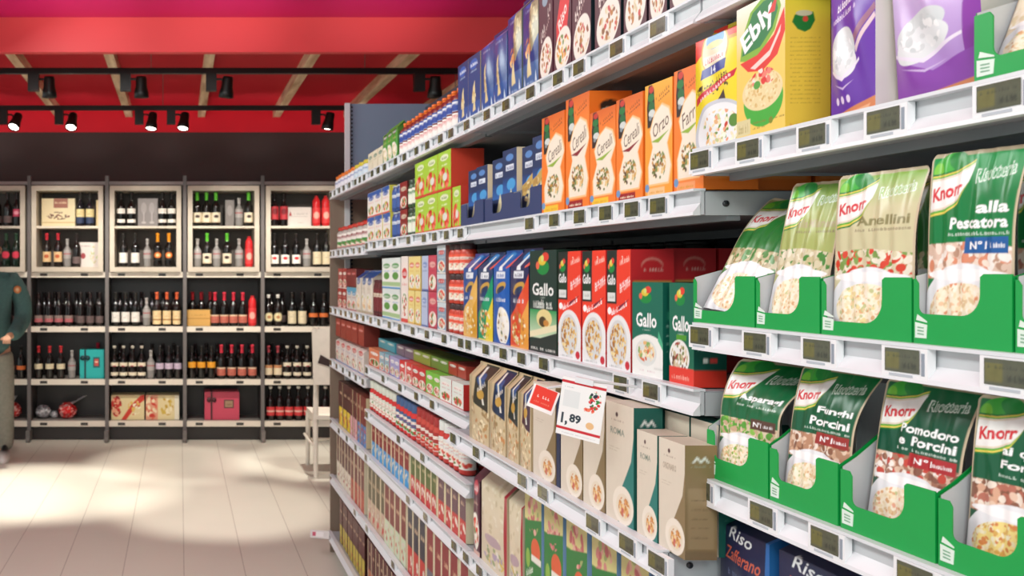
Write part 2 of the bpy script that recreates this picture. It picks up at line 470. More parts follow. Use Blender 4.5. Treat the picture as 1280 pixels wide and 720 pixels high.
struct('wall_right', MB().box(XR, XR+.1, YN, YF, 0, RZ, '#ffffff'), plain('wall_paint_grey', '#6d6a68'))
struct('ceiling_near', MB().box(XL, XR, YN, FY, CZ, CZ+.1, '#ffffff'), plain('ceiling_magenta', '#dc1072', .35))
struct('ceiling_far', MB().box(XL, XR, FY+.05, YF, RZ, RZ+.1, '#ffffff'), plain('ceiling_red', '#c00f25'))
struct('trim_2', MB().box(XL, XR, FY, FY+.05, FZ, CZ+.1, '#ffffff'), plain('fascia_coral', '#ea4a4c', .5))
oak = wood_mat('beam_wood', '#c49f78', '#f4dcb8', (3, .4, 3))
for k, x in enumerate([-2.46, -1.79, -1.13, -.475, .20, .90, 1.56, 2.23]):
    w = .033
    o = MB().box(x-w, x+w, FY+.06, YF-.02, RZ-.075, RZ, '#ffffff').obj('ceiling_beam', oak)
    tag(o, 'pale wooden ceiling beam above the wine wall, '+nth(k, 8), 'beam', 'wooden beams under the red ceiling')

# ------------------------------------------------------------------ track lights
def track(name, y, x0, x1, z, lab, wires):
    o = MB().box(x0, x1, y-.017, y+.017, z-.017, z+.017, '#0d0b0b').obj(name, 'paint')
    for wx in wires:
        MB().tube([(wx, y, z+.016), (wx, y, RZ)], .0025, 6, '#8a7a70').obj('suspension_wire', 'paint', o)
    tag(o, lab, 'light track')
TZ = 2.75
track('light_track', 5.6, -3.2, 1.74, TZ, 'black lighting track, the nearer and higher one in view, under red ceiling', [-.18, 1.15, -2.2])
track('light_track', 6.86, -3.2, 2.6, TZ, 'black lighting track, the lower one in view, nearer the wine wall', [-.13, -2.3, 2.1])
def make_spot():
    t = empty('track_spotlight')
    a = MB().box(-.033, .033, -.022, .022, -.125, -.018, '#141312')
    a.box(-.018, .018, -.014, .014, -.02, -.004, '#141312'); a = a.obj('adapter_box', 'paint', t)
    b = MB().tube([(.033, 0, -.05), (.062, 0, -.05), (.085, 0, -.07)], .007, 8, '#141312').obj('bracket', 'paint', t)
    h = MB().lathe([(0, .065), (.030, .065), (.034, .05), (.036, 0), (.044, -.03), (.046, -.065), (.040, -.066), (.038, -.05), (0, -.05)], 20, '#121110').obj('lamp_head', 'paint', t)
    l = MB().lathe([(.037, -.058), (.02, -.060), (0, -.0605)], 20, '#ffffff').obj('lens', 'lens', t)
    for p in (h, l): p.location = (.098, 0, -.10)
    adopt(t, a, b, h, l); return t
spot0 = make_spot(); used = False
SP = [(1, 42, 0.1, 0, 1), (1, 157, 0.1, 0, 0), (1, 264, .12, .1, 1), (1, 524, .1, 0, 0), (2, 4, -.55, .25, 1), (2, 74, -.5, .1, 1), (2, 174, -.25, .12, 1), (2, 214, -.3, .15, 1), (2, 395, .05, .2, 1), (1, -90, .1, 0, 1), (2, -110, .1, 0, 1)]
POW = 1.0
for (tr, px, tx, ty, on) in SP:
    y = 5.6 if tr == 1 else 6.86
    x = (px-VX)*y/FPX
    o = spot0 if not used else copy_tree(spot0); used = True
    o.location = (x, y, TZ)
    for ch in (kids(o) if o is spot0 else [c for c in bpy.data.objects if c.parent == o]):
        if ch.name.startswith(('lamp_head', 'lens')): ch.rotation_euler = (tx, ty, 0)
    where = 'nearer track' if tr == 1 else 'farther track'
    row = sorted(q[1] for q in SP if q[0] == tr)
    vis = [q for q in row if q > -20]
    if px > -20: tag(o, 'black track spotlight on the %s, %s' % (where, nth(vis.index(px), len(vis))), 'spotlight', 'track spotlights')
    else: tag(o, 'black track spotlight on the %s beyond the left edge' % where, 'spotlight', 'track spotlights')
SPL = bpy.data.lights
def spotlight(x, y, tx, ty, tz, power, ang=42, blend=.6):
    l = bpy.data.lights.new('spot_beam', 'SPOT'); l.energy = power; l.spot_size = R(ang); l.spot_blend = blend; l.color = (1, .93, .83); l.shadow_soft_size = .04
    o = bpy.data.objects.new('spot_beam', l); C.objects.link(o); p = np.array([x, y, TZ-.19]); o.location = p
    d = np.array([tx, ty, tz])-p
    import mathutils
    o.rotation_euler = mathutils.Vector(d).to_track_quat('-Z', 'Y').to_euler()
# beams of those heads: pools on the floor and washes on the wine wall
spotlight(-.82, 5.6, -.80, 6.15, 0, 200, 40)
spotlight(.29, 5.6, .28, 5.75, 0, 210, 38)
spotlight(-1.25, 6.86, -1.1, 6.25, 0, 240, 40)
spotlight(-.20, 6.86, -.03, 7.05, 0, 190, 36)
spotlight(1.15, 6.86, 1.15, 7.1, 0, 200, 36)
spotlight(-1.47, 5.6, -1.5, 5.9, 0, 140, 40)
for x in (-1.0, -.25, .5, 1.2):
    spotlight(x, 6.86, x, 8.2, 1.2, 85, 70, .9)
spotlight(1.49, 5.6, 1.12, 6.6, .85, 110, 32)
# small uplights that wash the magenta ceiling in front of the coral fascia
def uplight(x, y, z, tx, ty, power, ang):
    import mathutils
    l = bpy.data.lights.new('uplight', 'SPOT'); l.energy = power; l.spot_size = R(ang); l.spot_blend = 1; l.shadow_soft_size = .03; l.color = (1, .9, .95)
    o = bpy.data.objects.new('uplight', l); C.objects.link(o); o.location = (x, y, z)
    o.rotation_euler = mathutils.Vector((tx-x, ty-y, CZ-z)).to_track_quat('-Z', 'Y').to_euler()
for x in (-1.7, -.9, -.1, .7, 1.5):
    l = bpy.data.lights.new('cove_light', 'SPOT'); l.energy = 7; l.spot_size = R(100); l.spot_blend = 1; l.color = (1, .9, .85); o = bpy.data.objects.new('cove_light', l); C.objects.link(o); o.location = (x, 7.75, 2.36); o.rotation_euler = (R(150), 0, 0)
for x in (-.56, .27, -1.6, 1.1): uplight(x, 3.75, 2.45, x, 4.45, 26, 52)

# ------------------------------------------------------------------ wine rack
RY, RD = 8.0, .38
s8 = FPX/RY
def rx(px): return (px-VX)/s8
def rz_(py): return HC+(VY-py)/s8
rack = empty('wine_rack', (rx(231), RY+RD/2, 0))
ox, oy = rx(231), RY+RD/2
posts = [rx(231)+.69*k for k in range(-3, 4)]
def rel(mb, name, m):
    for v in mb.v: v[:, 0] -= ox; v[:, 1] -= oy
    return mb.obj(name, m, rack)
for p in posts:
    mb = MB(); mb.box(p-.016, p+.016, RY-.03, RY+.02, .03, rz_(220), '#6f6a68'); mb.box(p-.012, p+.012, RY+.02, RY+RD, .1, rz_(228), '#4a4644')
    mb.box(p-.018, p+.018, RY-.10, RY+RD, 0.012, .10, '#77716e'); mb.lathe([(0, 0), (.02, 0), (.022, .03), (.012, .06)], 10, '#807a76', (p, RY-.085, 0))
    rel(mb, 'upright', 'paint')
rel(MB().box(posts[0], posts[-1], RY+RD-.02, RY+RD, .10, rz_(226), '#3b3634'), 'back_panel', 'paint')
rel(MB().box(posts[0], posts[-1], RY-.01, RY+.012, rz_(231), rz_(227), '#a09a96'), 'top_rail', 'paint')
rel(MB().box(posts[0], posts[-1], RY+.06, RY+.08, .0, .11, '#3a3533'), 'kick_plate', 'paint')
ROWZ = {3: 1.016, 4: .547, 5: .177, 2: 1.500}
first_board = None
for b in range(6):
    x0, x1 = posts[b]+.017, posts[b+1]-.017
    for r, z in ROWZ.items():
        mb = MB(); mb.box(x0, x1, RY+.015, RY+RD-.02, z-.03, z-.001, '#8d8883'); mb.box(x0, x1, RY-.02, RY+.015, z-.048, z, '#efe7d6')
        s = rel(mb, 'shelf', 'paint')
        for fx in (.17, .72):
            lm = MB(); cx = x0+(x1-x0)*fx-ox; q = RY-.0225-oy
            lm.box(cx-.032, cx+.032, q, q+.002, z-.036, z-.012, '#4b4844'); lm.obj('price_label', 'screen', s)
tag(rack, 'tall grey metal wine shelving along the dark back wall', 'shelving')
# cream crates in the upper part of each rack bay
BAYN = ['far left bay', 'second bay', 'third bay', 'fourth bay', 'fifth bay', 'hidden bay']
for b in range(5):
    x0, x1 = posts[b]+.026, posts[b+1]-.032
    z0, z1 = 1.502, 2.262
    t = .042; y0, y1 = RY-.06, RY+.28; c = '#c9bfae'
    root = empty('display_crate', ((x0+x1)/2, RY+.1, z0)); cx, cy = (x0+x1)/2, RY+.1
    mb = MB()
    for a in ((x0, x1, z0, z0+t), (x0, x1, z1-t, z1), (x0, x0+t, z0+t, z1-t), (x1-t, x1, z0+t, z1-t)):
        mb.box(a[0]-cx, a[1]-cx, y0-cy, y1-cy, a[2]-z0, a[3]-z0, c)
    mb.box(x0-cx, x1-cx, y1-cy, y1-cy+.006, 0, z1-z0, '#57504a')
    mb.obj('frame', 'wood', root)
    sm = MB().box(x0+t-cx, x1-t-cx, y0+.03-cy, y1-cy, 1.888-z0, 1.908-z0, '#d8cfbe').obj('middle_shelf', 'wood', root)
    tag(root, 'cream wooden display crate with one middle shelf, %s of the wine rack' % BAYN[b], 'crate', 'cream crates on the wine rack')

# bottle kinds: glass, capsule, label art
def lab_art(bg, items=(), w=.11, h=.09, res=220):
    c = Cv(w, h, res, bg)
    for it in items:
        k = it[0]
        if k == 'band': c.rect(0, it[1], 1, it[2], it[3])
        elif k == 'dot': c.ell(.5, it[1], it[2], it[2]*.9/c.asp, it[3])
        elif k == 'lines': c.marks(.3, .7, it[1], .08, it[2]); c.marks(.33, .67, it[1]-.15, .06, it[2])
    return c
def protos():
    P = {}
    dk = '#15100f'
    def B(k, desc, **kw):
        P[k] = (desc, kw, [])
    B('dark', 'dark wine bottle', h=.30, r=.037, glass='#191413', cap='#241b1c', label=lab_art('#6b5a58', [('lines', .6, '#2c2222')]), lz=(.1, .3))
    B('pinklow', 'dark bottle with small pink label', h=.30, r=.037, glass='#171112', cap='#26191a', label=lab_art('#c06a70', [('band', .55, 1, '#8c8078'), ('lines', .4, '#5a1c22')]), lz=(.12, .32))
    B('pink', 'dark bottle with bright pink label', h=.30, r=.037, glass='#171112', cap='#26191a', label=lab_art('#d03a5c', [('dot', .5, .2, '#f0a0b0')]), lz=(.28, .5))
    B('redround', 'dark green bottle with round red label', h=.30, r=.038, glass='#12241a', cap='#2c4a34', label=lab_art('#12241a', [('dot', .5, .28, '#d83850')]), lz=(.2, .52))
    B('blueband', 'dark bottle with cream label and blue base', h=.30, r=.037, glass='#1a1a22', cap='#2b2a26', label=lab_art('#e6d59c', [('band', 0, .45, '#2c3c5c'), ('lines', .8, '#6a5a30')]), lz=(.08, .5))
    B('dbl', 'black bottle with two white label bands', h=.30, r=.037, glass='#121110', cap='#1d1a1a', label=lab_art('#f0ece2', [('lines', .6, '#8a3a3a')]), lz=(.37, .52), lab2=(.1, .2, lab_art('#f0ece2')))
    B('redcap', 'dark bottle with red capsule and orange cream label', h=.30, r=.037, glass='#1b1210', cap='#c72a3a', label=lab_art('#e8c795', [('dot', .55, .16, '#c05a30')]), lz=(.15, .45))
    B('whitelab', 'dark bottle with white printed label', h=.30, r=.037, glass='#151414', cap='#2a2826', label=lab_art('#efece4', [('lines', .65, '#3a3836'), ('band', 0, .1, '#2a2826')]), lz=(.1, .42))
    B('orange', 'black bottle with orange capsule and orange emblem', h=.30, r=.038, glass='#12100f', cap='#f29a1e', label=lab_art('#1a1512', [('dot', .5, .24, '#e0762c'), ('dot', .5, .12, '#f4d8a0')]), lz=(.2, .5), capz=.74)
    B('green', 'dark bottle with bright green capsule and cream label', h=.30, r=.040, glass='#171513', cap='#5fc138', label=lab_art('#eadfc4', [('dot', .6, .14, '#3a2420'), ('band', 0, .08, '#b09a70')]), lz=(.1, .4), capz=.76)
    B('redmark', 'dark bottle with white label and red mark', h=.30, r=.037, glass='#141212', cap='#1f1b1b', label=lab_art('#f2eee6', [('dot', .6, .15, '#c8202c'), ('lines', .25, '#8a8078')]), lz=(.1, .36))
    B('peach', 'dark bottle with orange capsule and cream label', h=.30, r=.037, glass='#201410', cap='#e0663c', label=lab_art('#ecd3a0', [('band', .3, .38, '#a0682c'), ('lines', .75, '#9a6a3c')]), lz=(.06, .46))
    B('cream', 'dark bottle with tall cream label', h=.30, r=.037, glass='#151312', cap='#211d1b', label=lab_art('#e3d6b4', [('lines', .7, '#8a7a58')]), lz=(.08, .45))
    B('creamround', 'dark bottle with white cap and round cream label', h=.28, r=.037, glass='#1a1211', cap='#f0ece4', label=lab_art('#1a1211', [('dot', .5, .34, '#e9dcae'), ('dot', .5, .12, '#b87a4a')]), lz=(.12, .46), capz=.9)
    B('redlab', 'dark bottle with white cap and red label', h=.30, r=.037, glass='#1a1010', cap='#efe9dc', label=lab_art('#d93d40', [('band', .42, .58, '#f0c8b8')]), lz=(.14, .4), capz=.93)
    B('orangeband', 'dark bottle with orange label band', h=.29, r=.040, glass='#151110', cap='#211c1a', label=lab_art('#dd7438', [('lines', .6, '#5a2412')]), lz=(.28, .40))
    B('yellow', 'dark bottle with yellow orange label', h=.29, r=.037, glass='#12100f', cap='#1e1b1a', label=lab_art('#eda52c', [('lines', .6, '#7a4a10')]), lz=(.34, .52))
    B('redneck', 'dark bottle with tall red capsule and reddish label', h=.30, r=.038, glass='#171211', cap='#d42f45', label=lab_art('#c46a58', [('band', .8, 1, '#e0c8a8'), ('lines', .45, '#5a2420')]), lz=(.1, .34), capz=.76)
    B('lilac', 'dark bottle with pale lilac label', h=.29, r=.036, glass='#1a1719', cap='#262224', label=lab_art('#cfbfd2', [('lines', .6, '#6a5a78')]), lz=(.3, .48))
    B('creamband', 'dark bottle with two cream label bands', h=.29, r=.036, glass='#161211', cap='#c9c2b2', label=lab_art('#f0e6cc', [('dot', .1, .14, '#a83a3a')]), lz=(.38, .5), lab2=(.1, .2, lab_art('#f0e6cc')), capz=.93)
    B('clear', 'clear glass bottle with grey stopper', h=.25, r=.034, glass='#8f8d8a', cap='#b5b2ae', label=lab_art('#a9a5a2', [('band', .5, .6, '#b04048')]), lz=(.3, .6), capname='stopper')
    B('redtin', 'bright red gift tin', h=.27, r=.036, glass='#d22a2e', cap='#b02026', label=lab_art('#e03a3c', [('dot', .5, .2, '#f2b0a0')]), lz=(.1, .6), neck=.84)
    return P
PB = protos()
def bottle(kind):
    desc, kw, lst = PB[kind]
    if not lst:
        o = make_bottle('gift_tin' if kind == 'redtin' else 'wine_bottle', **kw); lst.append(o); return o
    return copy_tree(lst[0])
ROWB = {1: 1.909, 2: 1.545, 3: 1.017, 4: .548, 5: .178}
ROWN = {1: 'top row', 2: 'second row', 3: 'third row', 4: 'fourth row', 5: 'bottom row'}
WINE = {
 (0,1): [(-4,'dark'),(10,'dark'),(25,'pink')], (0,2): [(-7,'redround'),(7,'redround'),(19.5,'redround')],
 (0,3): [(-8,'dark'),(6,'dark'),(20,'dark')], (0,4): [(-5,'orangeband'),(11,'orangeband'),(25,'orangeband')], 
 (1,1): [(100,'blueband'),(112,'blueband')], (1,2): [(58,'redcap'),(72,'redcap'),(82,'clear'),(90,'dark')],
 (1,3): [(47,'pinklow'),(60,'pinklow'),(72.5,'pinklow'),(85,'pinklow'),(100,'dark'),(112,'dark'),(124,'dark')],
 (1,4): [(47,'redneck2'),(61,'redneck2'),(75,'redneck2'),(89,'clear')], 
 (2,1): [(151,'dbl'),(164,'dbl'),(203,'dbl'),(215,'dbl')], (2,2): [(154,'whitelab'),(169,'whitelab'),(184,'clear'),(197,'orange'),(211,'orange')],
 (2,3): [(144,'whitelab'),(156.5,'whitelab'),(169,'whitelab'),(183,'clear'),(196,'peach'),(208.5,'peach'),(221,'peach')],
 (2,4): [(143,'creamband'),(154,'creamband'),(165,'creamband'),(176,'creamband'),(187,'clear'),(199,'lilac'),(210,'lilac'),(221,'lilac')],
 (3,1): [(245.5,'green'),(257.5,'green'),(270,'green'),(299,'clear'),(311,'green')], (3,2): [(247,'clear'),(259,'green'),(271,'clear'),(284,'green'),(299,'clear'),(312,'redtin')],
 (3,3): [(269,'redneck'),(280,'redneck'),(292,'redneck'),(304,'redneck'),(316,'redtin')],
 (3,4): [(240,'yellow'),(252,'yellow'),(264.5,'yellow'),(277,'redneck'),(290,'redneck'),(303,'redneck'),(316,'redneck')],
 (4,1): [(341,'redtin2'),(353,'redtin2'),(396,'redtin'),(407,'redtin')], (4,2): [(343,'redmark'),(357,'redmark'),(371,'redmark'),(384,'clear'),(397,'cream'),(409,'cream')],
 (4,3): [(334,'creamround'),(346,'creamround'),(366,'cream'),(379,'cream'),(393,'orangeband'),(406,'orangeband')],
 (4,4): [(335,'peach2'),(347,'peach2'),(360,'creamband'),(372.5,'creamband'),(385,'creamband'),(401,'creamband')],
 (4,5): [(339,'redlab'),(350.5,'redlab'),(362,'redlab'),(374,'redlab'),(386,'redlab'),(408,'redlab')],
}
PB['redneck2'] = ('dark bottle with red capsule and cream band', dict(h=.29, r=.037, glass='#171211', cap='#cc3038', label=lab_art('#ece0bc', [('lines', .6, '#8a6a4a')]), lz=(.3, .46), capz=.8), [])
PB['redtin2'] = ('dark bottle with crimson label', dict(h=.29, r=.036, glass='#171011', cap='#1d1516', label=lab_art('#b83038', [('dot', .6, .2, '#7c1820')]), lz=(.2, .6)), [])
PB['peach2'] = ('dark bottle with red cap and low cream label', dict(h=.29, r=.036, glass='#1a1010', cap='#a8404a', label=lab_art('#ead9b8', [('band', .7, 1, '#c88a5a')]), lz=(.12, .42)), [])
for (b, r), lst in WINE.items():
    cnt = {}
    for px, k in lst: cnt[k] = cnt.get(k, 0)+1
    seen = {}
    rr_ = .082 if r < 3 else .0805
    lo_, hi_ = (posts[b]+.026+.042+.043, posts[b+1]-.032-.042-.043) if r < 3 else (posts[b]+.060, posts[b+1]-.060)
    xs_ = [min(max(rx(px), lo_), hi_) for px, k in lst]
    rr_ = min(.0828, (hi_-lo_)/max(1, len(lst)-1))
    for q in range(1, len(xs_)): xs_[q] = max(xs_[q], xs_[q-1]+rr_)
    if xs_[-1] > hi_: xs_[-1] = hi_
    for q in range(len(xs_)-2, -1, -1): xs_[q] = min(xs_[q], xs_[q+1]-rr_)
    xi_ = iter(xs_)
    for px, k in lst:
        o = bottle(k); i = seen.get(k, 0); seen[k] = i+1
        o.location = (next(xi_), RY+.055 if r > 2 else RY+.03, ROWB[r]); o.rotation_euler = (0, 0, random.Random(px).uniform(-.1, .1))
        lab = PB[k][0]
        n = nth(i, cnt[k])
        lab += ', '+(n+', ' if n else '')+'%s, %s' % (ROWN[r], BAYN[b])
        tag(o, lab, 'tin' if k == 'redtin' else 'bottle', 'wine bottles on the rack')

# a second row of plain bottles behind the front ones on the open shelves
for (b, r) in [(1, 3), (2, 3), (2, 4), (3, 4), (4, 3), (4, 4), (0, 3)]:
    n_ = 6
    for i in range(n_):
        o = bottle('dark'); o.location = (posts[b]+.10+(posts[b+1]-posts[b]-.20)*i/(n_-1), RY+.20, ROWB[r])
        tag(o, 'plain dark bottle, %s of back row, %s, %s' % (nth(i, n_).replace(' from left', ''), ROWN[r], BAYN[b]), 'bottle', 'back row wine bottles')
# gift boxes and hampers on the rack
def gift(name, px0, px1, py0, py1, r, d, front, side, top, label, cat='gift box', ribbon=None, yoff=.05):
    x0, x1 = rx(px0), rx(px1); h = (py1-py0)/s8
    o = make_box(name, x1-x0, h, d, front, side, top)
    o.location = ((x0+x1)/2, RY+yoff, ROWB[r]); tag(o, label, cat)
    if ribbon:
        fx, col = ribbon; w = x1-x0
        mb = MB().box(-w/2+fx*w-.008, -w/2+fx*w+.008, -.002, d*.98, h, h+.002, col); mb.box(-w/2+fx*w-.008, -w/2+fx*w+.008, -.003, -.0005, 0, h, col)
        for sg in (-1, 1):
            mb.lathe([(.004, -.003), (.022, -.003), (.022, .003), (.004, .003)], 12, col, (-w/2+fx*w+sg*.022, -.006, h*.72), axis='y')
        mb.obj('ribbon', 'film', o)
    return o
c = Cv(.30, .25, 300, '#e3d3a8'); c.rect(.36, .66, .78, 1, '#9a5a44'); c.food(.5, .38, .34, .14, ['#5a2c28', '#3c1c1c', '#7a3c34'], 50, .03); c.rect(0, .12, 1, .16, '#c8ae7a'); c.marks(.4, .75, .85, .08, '#e8c8a0')
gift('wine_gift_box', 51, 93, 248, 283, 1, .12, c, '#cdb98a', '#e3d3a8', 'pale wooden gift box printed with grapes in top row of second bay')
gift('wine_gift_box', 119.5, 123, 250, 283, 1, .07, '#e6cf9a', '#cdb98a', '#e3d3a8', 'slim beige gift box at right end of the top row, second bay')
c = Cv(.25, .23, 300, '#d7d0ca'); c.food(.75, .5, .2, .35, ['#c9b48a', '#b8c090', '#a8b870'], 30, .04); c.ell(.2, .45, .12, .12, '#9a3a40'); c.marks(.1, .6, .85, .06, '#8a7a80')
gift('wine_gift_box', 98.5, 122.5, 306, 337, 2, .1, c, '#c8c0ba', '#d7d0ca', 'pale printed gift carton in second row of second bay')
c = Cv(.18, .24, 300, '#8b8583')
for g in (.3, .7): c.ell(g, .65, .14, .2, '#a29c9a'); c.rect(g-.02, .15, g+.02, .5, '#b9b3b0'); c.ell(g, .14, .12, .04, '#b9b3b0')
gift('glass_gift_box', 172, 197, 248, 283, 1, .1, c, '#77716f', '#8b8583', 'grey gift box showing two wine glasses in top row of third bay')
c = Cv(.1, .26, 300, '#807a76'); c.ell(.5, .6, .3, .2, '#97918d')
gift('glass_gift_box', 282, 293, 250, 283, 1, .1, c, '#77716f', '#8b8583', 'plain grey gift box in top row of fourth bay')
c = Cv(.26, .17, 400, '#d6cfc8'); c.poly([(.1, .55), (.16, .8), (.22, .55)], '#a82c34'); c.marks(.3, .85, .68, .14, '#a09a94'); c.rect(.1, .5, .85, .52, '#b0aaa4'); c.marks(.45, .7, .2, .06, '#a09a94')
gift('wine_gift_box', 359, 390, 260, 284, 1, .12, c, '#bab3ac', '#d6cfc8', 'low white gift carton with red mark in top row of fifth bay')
c = Cv(.2, .15, 300, '#d8a95c'); c.rect(0, .45, 1, .5, '#b8863c'); c.marks(.2, .8, .7, .1, '#9a6a2c')
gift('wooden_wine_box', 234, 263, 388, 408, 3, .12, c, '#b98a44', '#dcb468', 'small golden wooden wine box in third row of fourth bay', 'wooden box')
for k, px in enumerate((241, 252.5, 264)):
    o = bottle('redneck'); o.location = (rx(px), RY+.24, ROWB[3]); tag(o, 'dark bottle behind the golden wooden box, '+nth(k, 3), 'bottle', 'wine bottles on the rack')
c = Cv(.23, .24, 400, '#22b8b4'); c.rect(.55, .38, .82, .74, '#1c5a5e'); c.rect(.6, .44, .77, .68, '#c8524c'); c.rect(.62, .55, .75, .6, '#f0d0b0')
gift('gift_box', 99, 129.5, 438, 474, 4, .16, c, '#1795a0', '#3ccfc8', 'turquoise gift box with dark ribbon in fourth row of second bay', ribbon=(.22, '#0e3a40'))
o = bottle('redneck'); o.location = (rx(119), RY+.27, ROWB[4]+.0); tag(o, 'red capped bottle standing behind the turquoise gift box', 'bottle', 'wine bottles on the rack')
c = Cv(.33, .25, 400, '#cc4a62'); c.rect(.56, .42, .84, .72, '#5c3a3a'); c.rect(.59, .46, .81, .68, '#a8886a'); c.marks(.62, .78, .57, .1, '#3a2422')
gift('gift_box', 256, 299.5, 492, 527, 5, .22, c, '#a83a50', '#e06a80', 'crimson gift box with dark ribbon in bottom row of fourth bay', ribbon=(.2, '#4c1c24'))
def hamper(px0, px1, lab, seed, half):
    c = Cv(.31, .22, 350, '#e6d6a2'); c.r.seed(seed)
    if half: c.rect(0, 0, .36, 1, '#e2a080'); c.food(.17, .5, .17, .5, ['#d23c2c', '#f2e0b8', '#e07050'], 30, .07); c.food(.62, .5, .2, .4, ['#d8b84c', '#f4e8c0', '#c8a030'], 24, .07); c.rect(.86, 0, 1, 1, '#f0ead2')
    else:
        c.food(.16, .55, .16, .42, ['#c8281c', '#e8a080', '#a82018'], 30, .07)
        c.poly([(.3, 0), (.45, 0), (.75, .55), (1, .8), (1, 1), (.9, 1), (.6, .6)], '#d23a26'); c.food(.7, .5, .2, .3, ['#f6efd0', '#e4c060', '#d05030'], 24, .05)
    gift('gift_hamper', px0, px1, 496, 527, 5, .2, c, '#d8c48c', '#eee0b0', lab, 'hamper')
hamper(138.5, 180, 'cream gift carton with red ribbon print in bottom row of third bay, left one', 3, 0)
hamper(182, 224, 'cream and red gift carton with yellow print in bottom row of third bay, right one', 5, 1)
def bagball(name, px, py, rr, col, wrapcol, lab, r=5, gath=1, seed=1):
    rn = np.random.RandomState(seed); mb = MB(); R0 = rr/s8; n, m_ = 22, 16
    A = np.linspace(0, 2*np.pi, n, endpoint=False); Bv = np.linspace(-1.35, 1.5, m_)
    P = np.zeros((m_, n, 3)); K = np.zeros((m_, n, 3))
    for i, b in enumerate(Bv):
        q = R0*(np.cos(b))*(1+.09*rn.randn(n)); P[i] = np.stack([q*np.cos(A), q*np.sin(A)*.8, R0*.92*(1+np.sin(b))*np.ones(n)+.008*rn.randn(n)*np.cos(b)], 1)
        mk = (rn.rand(n) < .28)[:, None]; K[i] = np.where(mk, lin(wrapcol), lin(col))
    P[:, :, 2] -= P[:, :, 2].min()
    mb.grid(P, K, False, wrap=True); o = mb.obj(name, 'film')
    if gath:
        f = MB(); fr = []
        for i, (q, z) in enumerate([(.022, -.01), (.014, .02), (.042, .055), (.062, .075)]):
            fr.append(np.stack([gath*(.02+z*1.1)+q*np.cos(A)*(1+.25*np.sin(5*A)), q*np.sin(A), R0*1.45+z*.8+q*.5*np.cos(A)], 1))
        f.grid(np.array(fr), '#c8c8ca' and lin('#c9c9cc'), False, wrap=True); f.obj('gathered_top', 'film', o)
    o.location = (rx(px), RY+.14, ROWB[r]); tag(o, lab, 'gift bag'); return o
bagball('wrapped_sweets_bag', 12, 0, 11, '#d2241f', '#f0c8c0', 'red wrapped gift with silvery top in bottom row of far left bay', gath=-.3, seed=3)
bagball('wrapped_sweets_bag', 51, 0, 9, '#8c8c90', '#e4e4e8', 'crumpled silver wrapped gift in bottom row of second bay', gath=0, seed=4)
bagball('wrapped_sweets_bag', 65, 0, 4.5, '#9a9aa0', '#e8e8ea', 'smaller silver wrapped gift beside a red one, bottom row', gath=0, seed=8)
bagball('wrapped_sweets_bag', 82, 0, 11, '#cf2120', '#e8b0a8', 'round red wrapped gift with silver top in bottom row of second bay', seed=5)

# ------------------------------------------------------------------ white chair beyond the end of the shelving
ch = empty('wooden_chair', (1.17, 6.8, 0))
cw = '#e9e2d4'
for sx, sy in ((-1, -1), (1, -1), (-1, 1), (1, 1)):
    mb = MB(); x = sx*.175; y = sy*.19
    if sy < 0: mb.tube([(x*1.02, y-.03, 0), (x, y, .42), (x*.97, y-.01, .75), (x*1.05, y-.06, 1.09)], [.017, .021, .02, .018], 8, cw)
    else: mb.tube([(x*1.0, y+.02, 0), (x, y, .42)], [.016, .02], 8, cw)
    mb.obj('leg', 'wood', ch)
mb = MB(); mb.box(-.185, .205, -.22, .2, .42, .45, cw); mb.box(-.17, .18, -.2, .18, .37, .42, cw); mb.obj('seat', 'wood', ch)
mb = MB(); n = 7
pts = [(-.2, .68), (.2, .68), (.21, 1.08), (.1, 1.10), (-.1, 1.10), (-.21, 1.08)]
mb.prism(pts, 1, -.262, -.238, cw); mb.obj('backrest', 'wood', ch)
MB().prism([(-.17, .84), (-.05, .80), (.0, .92), (-.06, .93), (-.08, .86), (-.15, .90)], 1, -.268, -.262, '#3a2a28').obj('cut_out', 'wood', ch)
MB().tube([(-.195, 0.2, .2), (.195, .2, .2)], .012, 8, cw).obj('stretcher', 'wood', ch)
for sx in (-1, 1): MB().tube([(sx*.2, -.215, .24), (sx*.2, .21, .24)], .012, 8, cw).obj('stretcher', 'wood', ch)
tag(ch, 'cream painted wooden chair beside the end of the grocery shelves', 'chair')

# ------------------------------------------------------------------ person at the left edge
def skin_mesh(name, nodes, edges, m, col, parent, root=0, sub=2):
    """nodes: (x,y,z,rx,ry)"""
    me = bpy.data.meshes.new(name); me.from_pydata([n[:3] for n in nodes], edges, [])
    o = bpy.data.objects.new(name, me); C.objects.link(o)
    sk = o.modifiers.new('skin', 'SKIN'); sk.use_smooth_shade = True
    for i, n in enumerate(nodes):
        v = me.skin_vertices[0].data[i]; v.radius = (n[3], n[4] if len(n) > 4 else n[3]); v.use_root = (i == root)
    sb = o.modifiers.new('sub', 'SUBSURF'); sb.levels = sub; sb.render_levels = sub
    dg = bpy.context.evaluated_depsgraph_get(); ev = o.evaluated_get(dg); new = bpy.data.meshes.new_from_object(ev)
    o.modifiers.clear(); o.data = new
    if not new.color_attributes.get('Col'): 
        a = new.color_attributes.new('Col', 'FLOAT_COLOR', 'POINT')
    a = new.color_attributes['Col']; L = lin(col)
    a.data.foreach_set('color', np.tile(np.array([*L, 1.0]), len(new.vertices)))
    new.materials.clear(); new.materials.append(M[m]); o.parent = parent
    return o
per = empty('person', (-1.53, 7.22, 0), R(8))
SK = '#c79a7c'
